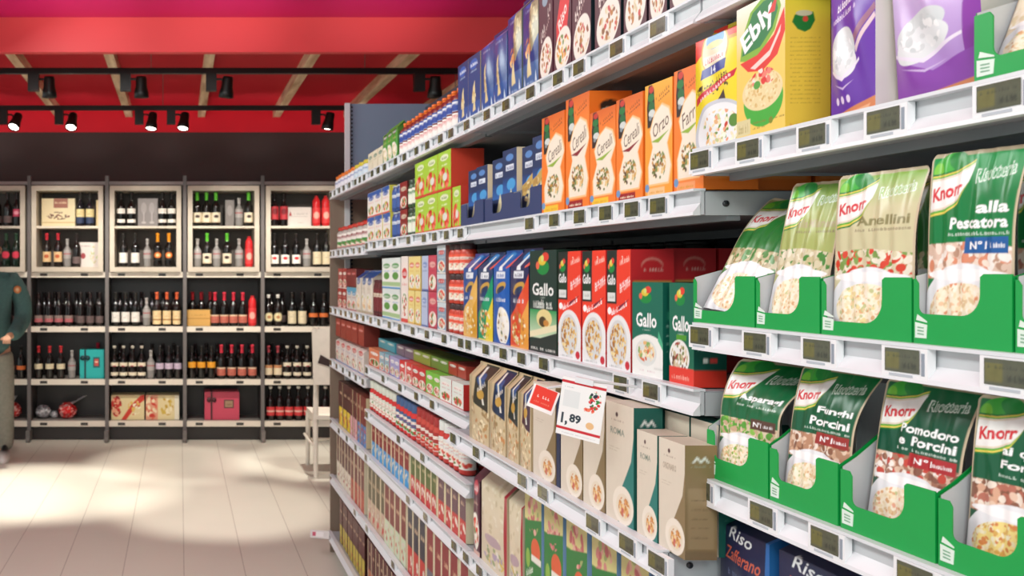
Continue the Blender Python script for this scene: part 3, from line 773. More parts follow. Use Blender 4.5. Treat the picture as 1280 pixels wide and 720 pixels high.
# body: pelvis, chest, neck, head, arms bent forward, legs
bn = [(0,0,.98,.13,.10), (0,0,1.18,.13,.095), (0,0,1.38,.155,.10), (0,-.01,1.50,.055,.05), (0,-.02,1.58,.055,.06), (0,-.035,1.66,.080,.095), (0,-.03,1.76,.065,.075),
      (.185,0,1.44,.055), (.265,.0,1.14,.042), (.205,-.19,1.01,.034), (.16,-.27,1.00,.026),
      (-.185,0,1.44,.055), (-.255,0,1.14,.042), (-.18,-.18,1.02,.034), (-.12,-.27,1.03,.026),
      (.10,0,.88,.085), (.11,-.01,.50,.058), (.115,.03,.12,.042), (.115,-.02,.06,.035),
      (-.10,0,.88,.085), (-.11,-.01,.50,.058), (-.115,.03,.12,.042), (-.115,-.02,.06,.035)]
be = [(0,1),(1,2),(2,3),(3,4),(4,5),(5,6),(2,7),(7,8),(8,9),(9,10),(2,11),(11,12),(12,13),(13,14),(0,15),(15,16),(16,17),(17,18),(0,19),(19,20),(20,21),(21,22)]
def hand(nodes, edges, at, wrist, s):
    b = len(nodes); wx, wy, wz = wrist
    nodes.append((wx-s*.005, wy-.05, wz-.005, .022, .012)); edges.append((at, b))
    for k in range(4):
        fx = wx+s*(.022-.015*k); L = (.62, .78, .74, .6)[k]
        i = len(nodes)
        nodes += [(fx, wy-.085, wz-.005, .009), (fx-s*.004, wy-.085-.035*L, wz-.022, .008), (fx-s*.004, wy-.085-.045*L, wz-.050, .007)]
        edges += [(b, i), (i, i+1), (i+1, i+2)]
    i = len(nodes); nodes += [(wx-s*.040, wy-.045, wz-.010, .010), (wx-s*.048, wy-.075, wz-.022, .008)]; edges += [(b, i), (i, i+1)]
hand(bn, be, 10, bn[10][:3], 1); hand(bn, be, 14, bn[14][:3], -1)
skin_mesh('body', bn, be, 'skin', SK, per)
jn = [(0,0,.80,.19,.15), (0,0,.98,.185,.15), (0,0,1.12,.18,.14), (0,0,1.3,.185,.125), (0,0,1.43,.13,.09), (0,0,1.50,.075,.07),
      (.195,0,1.43,.085), (.265,0,1.27,.078), (.275,0.0,1.13,.078), (.212,-.17,1.02,.064), (.175,-.245,1.0,.052),
      (-.195,0,1.43,.085), (-.26,0,1.27,.078), (-.265,0,1.13,.078), (-.19,-.16,1.03,.064), (-.14,-.24,1.02,.052)]
je = [(0,1),(1,2),(2,3),(3,4),(4,5),(3,6),(6,7),(7,8),(8,9),(9,10),(3,11),(11,12),(12,13),(13,14),(14,15)]
skin_mesh('jacket', jn, je, 'cloth', '#486c69', per)
tn = [(0,0,.93,.155,.115), (.105,0,.80,.105), (.12,-.01,.50,.085), (.125,.02,.05,.075), (-.105,0,.80,.105), (-.12,-.01,.50,.085), (-.125,.02,.05,.075)]
skin_mesh('trousers', tn, [(0,1),(1,2),(2,3),(0,4),(4,5),(5,6)], 'cloth', '#86877b', per)
for s in (1, -1):
    mb = MB(); A = np.linspace(0, 2*np.pi, 20, endpoint=False)
    def ring(z, sc, y0=-.07): return np.stack([s*.125+.046*sc*np.cos(A), y0+.135*sc*np.sin(A), np.full(20, z)], 1)
    P = np.array([ring(0, .95), ring(.012, 1.02), ring(.03, 1.0), ring(.055, .92, -.06), ring(.085, .62, -.015), ring(.12, .5, .015)])
    K = np.zeros((6, 20, 3)); K[:3] = lin('#eceae4'); K[3] = lin('#cfccc6'); K[4:] = lin('#1f1f22')
    mb.grid(P, K, True, wrap=True); mb.poly(P[0][::-1], lin('#e4e0d8')); 
    for k in range(3): mb.tube([(s*.125-.022, -.10+.03*k, .062+.012*k), (s*.125+.022, -.10+.03*k, .062+.012*k)], .004, 5, '#f4f4f0')
    mb.obj('shoe', 'plastic', per)
mb = MB(); n, m_ = 18, 9; A = np.linspace(0, 2*np.pi, n, endpoint=False)
P = []
for i in range(m_):
    b = -.35+1.9*i/(m_-1); q = max(.004, math.cos(max(b, 0)*.98)); P.append(np.stack([.086*q*np.cos(A), -.022+.108*q*np.sin(A)+np.where(np.sin(A) < -.2, .02*(b < .5), 0), np.full(n, 1.70+.135*math.sin(b))], 1))
mb.grid(np.array(P), lin('#2c211b'), True, wrap=True); mb.obj('hair', 'cloth', per)
mb = MB()   # face details
for s in (1, -1):
    mb.lathe([(0, -.004), (.007, -.003), (.009, .002)], 10, '#e9ddd2', (s*.028, -.112, 1.675), axis='y'); mb.lathe([(0, -.006), (.0035, -.005), (.004, 0)], 8, '#2a1c14', (s*.028, -.112, 1.675), axis='y')
    mb.tube([(s*.083, -.02, 1.70), (s*.094, -.012, 1.685), (s*.090, -.018, 1.655), (s*.082, -.022, 1.645)], [.006, .009, .008, .004], 6, SK)
mb.tube([(0, -.118, 1.69), (0, -.138, 1.655), (0, -.118, 1.645)], [.007, .012, .008], 8, SK)
mb.tube([(-.024, -.108, 1.615), (0, -.119, 1.612), (.024, -.108, 1.615)], [.004, .0065, .004], 6, '#a8605a')
mb.obj('face', 'skin', per)
mb = MB().lathe([(0, -.006), (.026, -.005), (.030, 0), (.030, .03)], 16, '#d69a48', (.225, -.082, 1.36), axis='y', cols=[lin('#e8d0a0'), lin('#c8642c'), lin('#e0a84c'), lin('#e0a84c')]); mb.obj('sleeve_badge', 'cloth', per)
tag(per, 'person in teal green jacket and grey trousers at left edge by the wine rack', 'person')
# ------------------------------------------------------------------ grocery shelving (fronts face -X, towards the aisle)
XF = .80; XB = 1.30
YA, YB, YC, YD, YE = 4.787, 3.88, 2.50, 1.391, .45
def yf(px, xf=XF): return FPX*xf/(px-VX)
gon = empty('gondola_frame', (XB, 2.6, 0)); gx, gy = XB, 2.6
def grel(mb, name, m='paint'):
    for v in mb.v: v[:, 0] -= gx; v[:, 1] -= gy
    return mb.obj(name, m, gon)
grel(MB().box(XB+.01, XB+.04, YE, YA+.02, .02, 2.38, '#4d5862'), 'back_panel')
# far end: brown cheek below, slate panel with slotted white post above
grel(MB().box(XF+.005, XB+.04, YA+.032, YA+.05, .0, 1.93, '#8a7868'), 'end_panel')
mb = MB().box(.90, XB+.04, YA+.03, YA+.05, 1.93, 2.40, '#7d93a8'); grel(mb, 'upper_end_panel')
mb = MB().box(.880, .905, YA+.004, YA+.03, .05, 2.40, '#d4d8da')
for k in range(52): mb.box(.912, .924, YA+.026, YA+.0295, 1.28+.0215*k, 1.290+.0215*k, '#232a30')
mb.box(.905, .915, YA+.024, YA+.03, .05, 2.40, '#4f5c68')
grel(mb, 'upright')
for y in (YB, YC, YD, YE):
    mb = MB().box(XB-.03, XB+.01, y-.018, y+.018, .02, 2.38, '#5b636a')
    for k in range(58): mb.box(XB-.0315, XB-.0295, y-.005, y+.005, .6+.03*k, .614+.03*k, '#1d2226')
    grel(mb, 'upright')
grel(MB().box(XF+.05, XB, YE, YA, .0, .05, '#3c3e42'), 'plinth')
tag(gon, 'tall grey grocery shelving frame running down the right side of the aisle', 'shelving')

ITEM0 = .040
def shelf(zb, y0, y1, lab, xf=XF, th=.034, col='#a9aeb2'):
    o = empty('metal_shelf', (xf, (y0+y1)/2, zb)); cy = (y0+y1)/2; L = (y0-y1)/2-.003
    mb = MB(); d = XB-.04-xf
    mb.box(.013, d, -L+.004, L-.004, .038-th, .038, col); mb.box(.05, .07, -L+.004, L-.004, .038-th-.012, .038-th, '#80868a'); mb.box(d-.06, d, -L+.004, L-.004, .038-th-.018, .038-th, '#80868a')
    mb.obj('board', 'paint', o)
    for s in (-1, 1):
        b = MB().prism([(.014, .0), (d-.02, .0), (d-.02, .036), (.014, .036)], 1, s*L-(.003 if s > 0 else 0), s*L+(.003 if s < 0 else 0), '#b5babd')
        if s < 0: b.lathe([(0, -.002), (.005, -.002), (.005, 0)], 10, '#2a2e32', (.045, -L, .018), axis='y')
        b.obj('side_bracket', 'paint', o)
    r = MB(); w = '#dde2e6'
    r.box(.006, .012, -L, L, .001, .038, '#c6cbcf')
    r.box(-.005, .014, -L, L, .0375, .0415, w); r.prism([(-.006, 0), (.006, 0), (.007, .020), (-.005, .005)], 1, -L, L, '#e2e6e9')
    r.obj('price_rail', 'paint', o)
    tag(o, lab, 'shelf', 'metal shelves of the grocery aisle'); return o

def make_esl():
    t = empty('electronic_price_label')
    a = MB().box(-.031, .031, -.004, .005, .003, .0372, '#eef1f3'); a.box(.0235, .0275, -.0045, -.004, .008, .032, '#8f9aa6'); a.box(-.02, .012, -.0045, -.004, .0045, .0075, '#b9c2ca'); a = a.obj('casing', 'plastic', t)
    c = Cv(.044, .023, 700, '#575a48'); c.rect(.05, .15, .42, .8, '#6c6a3c'); c.marks(.1, .9, .7, .16, '#3e4138'); c.marks(.5, .92, .35, .3, '#34372f', n=3)
    b = MB(); patch(b, (-.0255, -.0048, .0095), (.0215, -.0048, .0095), (.0215, -.0048, .0350), (-.0255, -.0048, .0350), c); b = b.obj('screen', 'screen', t)
    return adopt(t, a, b)
ESL = []
def esls(ys, zb, xf, where):
    ys = sorted(ys, reverse=True)
    for k, y in enumerate(ys):
        if not ESL: ESL.append(make_esl()); o = ESL[0]
        else: o = copy_tree(ESL[0])
        o.location = (xf-.0015, y, zb); o.rotation_euler = (0, 0, -math.pi/2)
        tag(o, 'grey electronic price label, %s, rail of %s' % (nth(k, len(ys)), where), 'price label', 'electronic price labels')
rn = random.Random(3)
def spaced(y0, y1, p, jit=.25):
    out = []; y = y0-.05
    while y > y1+.03:
        out.append(y); y -= p*rn.uniform(1-jit, 1+jit*1.6)
    return out
# heights of rail bottoms
S1, S2, S3 = 1.885, 1.588, 1.277
shelf(S1, YA, YB, 'top metal shelf of the farthest bay'); shelf(S1, YB, YC, 'top metal shelf of the second farthest bay')
shelf(S1, YC, YD, 'top metal shelf above the orange grain boxes'); shelf(S1, YD, YE, 'top metal shelf of the nearest bay, mostly above the frame')
esls(spaced(YA, YD, .125), S1, XF, 'the top shelf')
shelf(S2-.014, YA, YB, 'second metal shelf of the farthest bay'); shelf(S2, YB, YC, 'second metal shelf under the lime green cartons')
shelf(S2, YC, YD, 'second metal shelf under the orange grain boxes')
esls(spaced(YA, YB, .11), S2-.014, XF, 'the far second shelf'); esls(spaced(YB, YC, .15), S2, XF, 'the second shelf, far half'); esls([yf(x) for x in (665, 696, 728, 761, 794, 827)], S2, XF, 'the shelf of orange boxes')
shelf(S3, YA, YB, 'third metal shelf of the farthest bay'); shelf(S3, YB, YC, 'third metal shelf under the far cartons and jars'); shelf(S3, YC, YD, 'third metal shelf under the red and green rice boxes')
esls(spaced(YA, YC, .135), S3, XF, 'the third shelf, far half'); esls([yf(x) for x in (588, 610, 632, 655, 683, 780, 818)], S3, XF, 'the shelf of red rice boxes')
S4A, S4B, S5B, S5, S6, S7 = 1.000, 1.060, .870, .684, .385, .085
shelf(S4A, YA, YB, 'fourth metal shelf of the farthest bay'); shelf(S4B, YB, YC, 'fourth shelf under low red and green trays')
shelf(S5B, YB, YC, 'fifth shelf in the second farthest bay'); shelf(S5, YA, YB, 'low metal shelf of the farthest bay')
shelf(S5, YB, YC, 'low metal shelf of the second farthest bay'); shelf(S5, YC, YD, 'low metal shelf under the green cartons')
shelf(S6, YA, YB, 'second lowest metal shelf of the farthest bay'); shelf(S6, YB, YC, 'second lowest metal shelf, next bay')
shelf(S6, YC, YD, 'second lowest metal shelf in the middle bay')
shelf(S7, YA, YB, 'lowest base shelf of the farthest bay', xf=XF-.01); shelf(S7, YB, YC, 'lowest base shelf of the second farthest bay', xf=XF-.01)
esls(spaced(YA, YB, .13), S4A, XF, 'the far fourth shelf'); esls(spaced(YB, YC, .24), S4B, XF, 'the shelf of low trays'); esls(spaced(YB, YC, .4), S5B, XF, 'the far fifth shelf')
esls([yf(x) for x in (425, 435, 446, 459, 512, 534, 570, 585, 602)], S5, XF, 'the low shelf'); esls([yf(x) for x in (445, 460, 493)], S6, XF, 'the second lowest shelf')
XM = .744
SM = 1.028
shelf(SM, YC, YD, 'protruding metal shelf under the cream rice boxes', xf=XM)
esls([yf(x, XM) for x in (569, 598, 656, 682, 745, 788, 826)], SM, XM, 'the shelf of cream boxes')
N1, N2, N3, N4 = 1.648, 1.381, 1.149, .90
shelf(N1, YD, YE, 'near upper metal shelf under purple and yellow packs', xf=.795); shelf(N2, YD, YE, 'near middle metal shelf under green trays', xf=.795)
shelf(N3, YD, YE, 'near lower metal shelf under green trays', xf=.795); shelf(N4, YD, YE, 'near bottom metal shelf under dark blue packs', xf=.795)
esls([yf(x, .795) for x in (880, 941, 1022, 1112, 1258)], N1, .795, 'the near upper shelf')
esls([yf(x, .795) for x in (880, 950, 1028, 1136, 1268)], N2, .795, 'the near middle shelf')
esls([yf(x, .795) for x in (882, 958, 1038, 1152)], N3, .795, 'the near lower shelf')

# ------------------------------------------------------------------ artwork
GRAIN = ['#e8c98a', '#c99a4c', '#8a5a2c', '#f4e6bc', '#6c7a3a', '#b8863c']
RICE = ['#fff4dc', '#f6e4be', '#ecd0a0', '#fbeccb', '#f4e2bb', '#fff6e2', '#e2b07e', '#c8cc92']
def art_orange(word, patchcol, bg='#f4822a', topc='#d9651c', res=620):
    c = Cv(.1, .215, res, bg); c.grad(0, .8, 1, 1, bg, topc)
    c.marks(.4, .95, .9, .035, '#8a3a10', .3, 5); c.marks(.5, .9, .86, .02, '#8a3a10', .3, 4)
    c.poly([(.1, .62), (.4, .62), (.34, .95), (.26, .99), (.14, .99), (.08, .8)], '#2a1c14')
    c.ell(.24, .95, .09, .03, '#c8372c'); c.ell(.23, .88, .12, .035, '#1f7a3a'); c.ell(.25, .80, .11, .045, '#1c6a38'); c.ell(.26, .74, .12, .035, '#d6dcd8'); c.ell(.2, .70, .05, .02, '#8a98a0')
    pts = [(.16, .12), (.84, .12), (.93, .26), (.8, .45), (.97, .60), (.86, .74), (.62, .79), (.36, .72), (.2, .58), (.3, .44), (.14, .28)]
    c.poly([(.5+(x-.5)*1.1, .45+(y-.45)*1.05) for x, y in pts], '#fbc98c'); c.poly(pts, '#f4ead6')
    c.text(word, .58, .62, .115, '#5a3a2c', w=.60, rot=.38, slant=.25, bold=.0)
    c.poly([(.22, .49), (.5, .47), (.88, .56), (.5, .51)], '#93b53a' if patchcol != '#9c1a20' else '#8c1c28')
    c.food(.5, .28, .27, .13, GRAIN+['#7d8f52', '#5a4a30'], 60, .05)
    c.rect(.1, .02, .72, .085, patchcol); c.marks(.16, .66, .05, .025, '#fff0d0' if patchcol == '#9c1a20' else '#d99a20', n=7)
    c.ell(.08, .09, .08, .035, '#6d9ac8'); return c
SIDE_OR = Cv(.085, .215, 300, '#ee7a22'); SIDE_OR.ell(.5, .86, .25, .06, '#2a2016'); SIDE_OR.ell(.5, .83, .2, .02, '#f0e0c8'); SIDE_OR.rect(.1, .1, .9, .5, '#f39a4c')
def rooster(c, u, v, s):
    c.ell(u, v-.02*s, .24*s, .075*s, '#128a3c'); c.ell(u-.02*s, v+.05*s, .15*s, .05*s, '#e2c53a'); c.ell(u+.1*s, v+.085*s, .13*s, .045*s, '#e0402f'); c.ell(u-.02*s, v+.07*s, .06*s, .035*s, '#d9e07a'); c.ell(u-.2*s, v+.0*s, .07*s, .04*s, '#e8694a')
def art_gallo_red():
    c = Cv(.1, .22, 560, '#ee3d24')
    c.poly([(0, .55), (.42, .55), (.42, .8), (.44, 1), (0, 1)], '#17241f'); rooster(c, .2, .86, .55); c.poly([(.02, .62), (.38, .62), (.36, .8), (.04, .8)], '#12351f')
    c.text('Gallo', .20, .75, .085, '#ffffff', w=.34); c.rect(.04, .57, .36, .64, '#dfe3df'); c.marks(.08, .34, .61, .03, '#5a6a60')
    c.text('3', .66, .92, .05, '#ffd9cc'); c.marks(.55, .95, .91, .05, '#ffcfc0', .2, 4); c.marks(.5, .98, .73, .06, '#ffffff', .35, 5); c.marks(.5, .98, .69, .04, '#ffe8e0', .35, 5)
    c.ell(.12, .49, .08, .03, '#ffffff'); c.marks(.2, .85, .52, .05, '#ffffff', .3, 5); c.poly([(.5, .5), (.95, .6), (.5, .53)], '#7a1f3a')
    c.ell(.5, .22, .52, .24, '#eef0f0'); c.rect(0, 0, 1, .12, '#eceeee'); c.ell(.48, .23, .38, .19, '#d9dcdc')
    c.food(.48, .22, .34, .17, ['#e9c87c', '#c98f3c', '#f2dfa8', '#a8702c', '#dcae5a'], 120, .05); c.ell(.86, .06, .09, .035, '#c9283a'); c.marks(.1, .7, .035, .015, '#9aa0a0', n=8); return c
def art_gallo_green(base='#0d6b55', low='#f1f3ee', red=False, tag_=None):
    c = Cv(.105, .165, 620, base); rooster(c, .45, .85, .8)
    c.text('Gallo', .47, .60, .15, '#ffffff', w=.66); c.marks(.35, .6, .5, .02, '#cfe0d4')
    if red:
        c.rect(.3, .44, .7, .49, '#4f9a2c'); c.ell(.42, .27, .40, .17, '#eef0ec'); c.food(.42, .27, .34, .15, ['#e8dcc4', '#a03c30', '#6a4a34', '#f4efe0', '#7c8a4a', '#c9b890'], 80, .055)
        c.rect(0, 0, 1, .17, '#e23b2c'); c.marks(.1, .9, .08, .05, '#f6b0a0', n=5)
    else:
        c.rect(0, 0, 1, .26, low); c.ell(.5, .26, .6, .19, low); c.ell(.46, .26, .34, .14, '#dfe4e0'); c.food(.46, .27, .28, .11, ['#f0dcae', '#d9663c', '#e8b878', '#f5ecd0', '#8ab060'], 60, .05); c.marks(.25, .75, .07, .012, '#c890a0'); c.rect(.72, .1, 1, .12, '#dfe3dd')
        c.poly([(.86, .5), (1, .36), (1, .3), (.84, .4)], '#4fb58a')
    return c
def art_gallo_dark():
    c = Cv(.1, .22, 560, '#14342c'); rooster(c, .5, .85, .95); c.text('Gallo', .5, .62, .12, '#f4f6f2', w=.78); c.marks(.4, .6, .545, .02, '#b9c8be'); c.marks(.14, .86, .48, .09, '#e8ede6', n=7)
    c.grad(0, .15, 1, .42, '#cfe2c0', '#2f9a55'); c.ell(.55, .34, .28, .09, '#e9d795'); c.ell(.5, .31, .14, .05, '#4a3a20'); c.ell(.62, .3, .1, .03, '#c9883c'); c.poly([(0, .14), (1, .24), (1, .30), (0, .2)], '#ece4bd'); c.poly([(0, 0), (1, 0), (1, .22), (0, .1)], '#26302c'); c.marks(.05, .95, .05, .03, '#e8e8e0', n=8); return c
def art_pouch(top, mid, title, sub, ing, food, band=None, light=False, script=True, seed=1, edge='#c9b79a', titlecol='#ffffff'):
    c = Cv(.15, .225, 900, edge); c.r.seed(seed)
    c.rect(.025, .0, .975, .975, top); c.grad(.025, .78, .975, .975, top, mid)
    # sprig of leaves behind the banner, striped swoosh banner with the brand word
    c.ell(.18, .93, .16, .06, '#3fae3c', .4); c.ell(.33, .94, .13, .05, '#1f8a3a', -.5); c.ell(.1, .9, .06, .05, '#79c83c', .2)
    def ban(o0, o1, col): c.poly([(.03, .70-o0), (.03, .86+o1), (.2, .865+o1), (.36, .89+o1), (.50, .93+o1), (.46, .84), (.38, .76-o0), (.22, .715-o0)], col)
    ban(.045, .03, '#1a7a34'); ban(.035, .02, '#e9d35c'); ban(.024, .012, '#5fae3a'); ban(.012, .004, '#e8d9c4'); ban(0, -.008, '#f6f3f0')
    c.text('Knorr', .235, .795, .075, '#d62a35', w=.36, rot=.16, slant=.1, bold=.035)
    if script:
        c.text('Risotteria', .73, .875, .075, '#eaf2ea', w=.40, rot=.12, slant=.15, bold=.03); c.text('Risotteria', .73, .875, .06, mid, w=.38, rot=.12, slant=.15, bold=-.005)
    if title:
        lines = title.split('|'); y = .70
        for i, t in enumerate(lines):
            wd = min(.62, .082*len(t)); c.text(t, .93-wd/2, y-.075*i, .06, titlecol, w=wd, bold=.03)
        yb = y-.075*len(lines)+.02
        c.marks(.3, .95, yb, .018, '#d6e6da' if not light else '#8a7a60', n=12)
    c.food(.5, .45, .475, .12, ing, 200, .048, base=ing[0], mask=c.mask_poly([(.025, .34), (.975, .34), (.975, .50), (.5, .53), (.025, .52)]))
    if sub:
        bc, w0, w1 = band; c.rect(w0, .47, w1, .55, bc); c.text(sub, (w0+w1)/2-.08, .51, .04, '#ffffff', w=(w1-w0)*.38, bold=.02); c.marks((w0+w1)/2+.02, w1-.03, .51, .025, '#ffffff', n=5)
    c.ell(.5, .12, .56, .30, '#eef1f4'); c.rect(.025, 0, .975, .1, '#e9edf0'); c.ell(.5, .36, .46, .03, '#ffffff')
    c.food(.47, .17, .40, .15, food, 420, .024, base=food[0]); return c
def art_generic(w, h, bg, band, acc, foodc=None, seed=1, res=330, top=None, word=None):
    c = Cv(w, h, res, bg); c.r.seed(seed)
    if top: c.rect(0, .82, 1, 1, top)
    c.ell(.5, .74, .36, .08, band); c.marks(.2, .8, .74, .07, '#ffffff' if sum(lin(band)) < 1.2 else acc, n=4)
    c.marks(.15, .85, .58, .04, acc, n=6)
    if foodc: c.ell(.5, .27, .42, .2, '#f2eee2'); c.food(.5, .27, .36, .17, foodc, 36, .08)
    c.rect(0, 0, 1, .06, acc); return c
def art_two(w, h, top, bot, spine, dots, seed=1, res=300):
    c = Cv(w, h, res, top); c.r.seed(seed); c.rect(0, 0, 1, .42, bot); c.marks(.35, .9, .75, .08, '#e8c8a0', n=3); c.food(.58, .2, .36, .16, dots, 12, .16)
    c.rect(0, 0, .18, 1, spine); return c

# ------------------------------------------------------------------ placing runs of goods
_MINY = {}
def place(o, y, z, xf=XF, gap=.012, yaw=0, lean=0):
    k = o.data.name
    if k not in _MINY: _MINY[k] = min(v.co.y for v in o.data.vertices)
    if _MINY[k] < -.012: gap += -_MINY[k]-.002
    o.location = (xf+gap, y, z); o.rotation_euler = (lean, 0, -math.pi/2+yaw)
def run(mk, z, x0, x1, n, desc, cat, where, xf=XF, gap=.014, levels=1, hgt=.1, group=None, jit=.02, deep=0, dd=.1, zoff=0):
    """mk(width)->object; n equal goods between frame columns x0 and x1 of the shelf front"""
    y0, y1 = yf(x0, xf+gap), yf(x1, xf+gap); p = (y0-y1)/n; proto = None; r = random.Random(int(x0*7+z*1000))
    for lv in range(levels):
        for dp in range(deep+1):
            for k in range(n):
                if proto is None: proto = mk(p*.965); o = proto
                else: o = copy_tree(proto)
                place(o, y0-p*(k+.5), z+ITEM0+zoff+lv*(hgt+.001), xf, gap+dp*dd+r.uniform(0, .004), r.uniform(-jit, jit))
                lab = desc
                q = nth(k, n)
                if q: lab += ', '+q
                if levels > 1: lab += (', upper layer' if lv else ', lower layer')
                if deep: lab += (', front row', ', back row', ', third row')[dp] if deep < 2 else (', front row', ', middle row', ', back row')[dp]
                tag(o, lab+', '+where, cat, group or (desc+' row'))
    return proto
W1, W2, W3 = 'top shelf', 'second shelf', 'third shelf'
TOM = ['#c8281c', '#e0523c', '#f2e6d0', '#3f8a34']

# --- top shelf, far to near
run(lambda w: make_jar('jar', w/2, .075, '#e9e4dc', art_generic(.1, .05, '#e8ecf2', '#3c5aa0', '#2c4a90', seed=2), '#e07a2c'), S1, 417, 440, 6, 'white jar with orange lid', 'jar', W1)
run(lambda w: make_jar('jar', w/2, .075, '#dfe6ea', art_generic(.1, .05, '#cfe0ea', '#4c7ab0', '#d8b838', seed=4), '#cfc23c'), S1, 440, 456, 3, 'pale jar with yellow lid', 'jar', W1)
run(lambda w: make_box('carton', w, .085, .1, art_generic(w, .09, '#e9e2c8', '#4a7a4c', '#7a8a4c', seed=5), '#dcd2b4', '#efe8d0'), S1, 459, 478, 3, 'cream and green small carton', 'carton', W1, levels=1, hgt=.085)
run(lambda w: make_sack('snack_bag', w, .145, .05, art_generic(w, .16, '#4f9a3c', '#2c6a2c', '#e0dc8c', RICE, seed=6), '#4a8a38'), S1, 478, 497, 3, 'green grocery bag', 'bag', W1)
run(lambda w: make_bottle('sauce_bottle', .122, w*.48, '#7c2a24', '#ee7426', art_generic(.09, .05, '#f0ece6', '#c8402c', '#e06a2a', res=260, seed=8), lz=(.04, .38), capname='cap', neck=.78, capz=.86, m='plastic', lab2=(.42, .70, art_generic(.09, .035, '#1f3f96', '#f4f4f4', '#dfe6f4', res=300, seed=9))), S1, 498, 570, 13, 'sauce bottle with orange cap and blue label', 'bottle', W1, deep=1, dd=.075)
def blue_tall(seed, a='#24407c', b='#e2cf9c', diag=False):
    c = Cv(.12, .2, 520, a); c.r.seed(seed); c.grad(0, .7, 1, 1, a, '#1c3264'); c.ell(.45, .86, .32, .08, '#2f5cae'); c.marks(.2, .8, .86, .06, '#e4ecf6', n=4); c.marks(.2, .7, .76, .03, '#a8c0e0', n=5)
    if diag: c.poly([(.5, 1), (.98, 1), (1, .5), (.7, .35), (.4, .38), (.35, .3), (.6, .55)], '#9c9474'); c.food(.72, .72, .22, .25, ['#b9ac84', '#8a7e5c', '#d6ca9c'], 50, .06); c.food(.45, .4, .16, .1, ['#d98c4c', '#b85c34', '#e8c07c'], 20, .07)
    else: c.poly([(.35, .12), (.62, .18), (.55, .6), (.4, .5)], b); c.food(.48, .3, .16, .18, ['#e2cf9c', '#c9a860', '#f0e4bc'], 24, .06)
    c.rect(0, 0, 1, .26, '#34589c') if not diag else c.rect(0, 0, 1, .25, '#46689e'); c.poly([(.38, .12), (.62, .14), (.5, .4)], b)
    for u in (.15, .85): c.poly([(u-.06, .06), (u+.06, .06), (u, .17)], '#d4e0f0')
    c.marks(.3, .7, .07, .03, '#b8ccea', n=5); return c
def b1(w):
    return make_box('pasta_box', w, .178, .07, blue_tall(3), '#c9b98c', '#35507c')
run(b1, S1, 571, 599, 2, 'dark blue pasta box', 'box', W1)
run(lambda w: make_sack('pasta_bag', w, .215, .075, blue_tall(5, '#2c4f8c'), '#3c5a94', seed=5), S1, 600, 633, 2, 'tall mid blue pasta bag', 'bag', W1)
run(lambda w: make_sack('pasta_bag', w, .245, .08, blue_tall(7, '#1f3a80', diag=True), '#6c7460', seed=7), S1, 634, 672, 2, 'blue bag with olive pasta stripe', 'bag', W1)
def maroon(seed, bright=False):
    c = Cv(.12, .22, 560, '#4c1526'); c.r.seed(seed); c.ell(.5, .9, .3, .05, '#d8cfc8'); c.ell(.45, .84, .2, .06, '#8aa0b0'); c.ell(.62, .93, .14, .04, '#d9c050')
    if bright: c.poly([(.2, 0), (.55, 0), (.95, .8), (.5, .9), (.15, .5)], '#d92a2c'); c.text('Riso', .5, .56, .12, '#f6e6e0', w=.55, rot=.7, slant=.2)
    else: c.marks(.15, .85, .62, .12, '#e8dcd4', .7, 4); c.marks(.2, .8, .52, .05, '#c9b0a8', .7, 5)
    c.ell(.52, .24, .46, .2, '#efe7dc', .5); c.food(.53, .24, .36, .15, ['#d6c8a0', '#e8dcc0', '#b87a3c', '#8a5a34', '#c8504a'] if not bright else ['#e0a030', '#b83a2c', '#f0e0b0', '#6a8a3c'], 50, .06)
    c.rect(0, 0, 1, .03, '#2c3c7c'); return c
def mrun(seed, x0, x1, desc, side='#14252c', **k):
    run(lambda w: make_box('rice_box', w, .215, .06, maroon(seed, k.get('bright', False)), side, '#3a1420'), S1, x0, x1, 1, desc, 'box', W1)
mrun(1, 673, 690, 'maroon risotto box with oval plate beside blue bags', side='#5c2a3c')
mrun(2, 691, 713, 'bright red fronted risotto box', bright=True, side='#4c1c2c')
mrun(3, 714, 738, 'maroon risotto box with white plate, right of the bright red one')
mrun(4, 741, 774, 'maroon risotto box beside dark edged neighbour, above orange boxes')
mrun(5, 777, 806, 'maroon risotto box with peach bowl, above yellow orange box', side='#2a1420')
mrun(6, 808, 832, 'dark maroon risotto box near right end')
mrun(7, 834, 866, 'last dark maroon risotto box at right end')

# --- second shelf
z2a = S2-.014
o = run(lambda w: make_sack('snack_bag', w, .16, .06, art_generic(w, .16, '#b8241c', '#e8d8c8', '#d85a30', TOM, seed=11), '#8c1c18', seed=2), z2a, 445, 455, 2, 'red grocery bag', 'bag', 'far second shelf', gap=.14)
run(lambda w: make_jar('glass_jar', w/2, .115, '#b9b4ac', art_generic(.12, .07, '#efe8e0', '#8c1c1c', '#c8302c', TOM, seed=12), '#c43a2c'), z2a, 419, 456, 6, 'glass jar with red lid', 'jar', 'far second shelf')
run(lambda w: make_box('carton', w, .105, .09, art_generic(w, .105, '#f0ece4', '#2c56a8', '#d83a2c', TOM+['#e8d040'], seed=13, top='#2c5aa8'), '#e0d84c', '#e8e0d0'), S2, 459, 487, 3, 'white carton with blue and red print', 'carton', W2, levels=2, hgt=.105)
run(lambda w: make_jar('can', w/2, .1, '#2c4a8c', art_generic(.12, .08, '#3c5a9c', '#e0e6ee', '#1c2c5c', seed=14), '#aab0b4', lidh=.006, lidname='rim'), S2, 488, 499, 2, 'blue and white can', 'can', W2, levels=2, hgt=.1)
run(lambda w: make_box('carton', w, .1, .08, art_generic(w, .1, '#8c2420', '#d8c0a8', '#3c1414', TOM, seed=15), '#5c1814', '#a83028'), S2, 499, 508, 1, 'dark red carton', 'carton', W2, levels=2, hgt=.1)
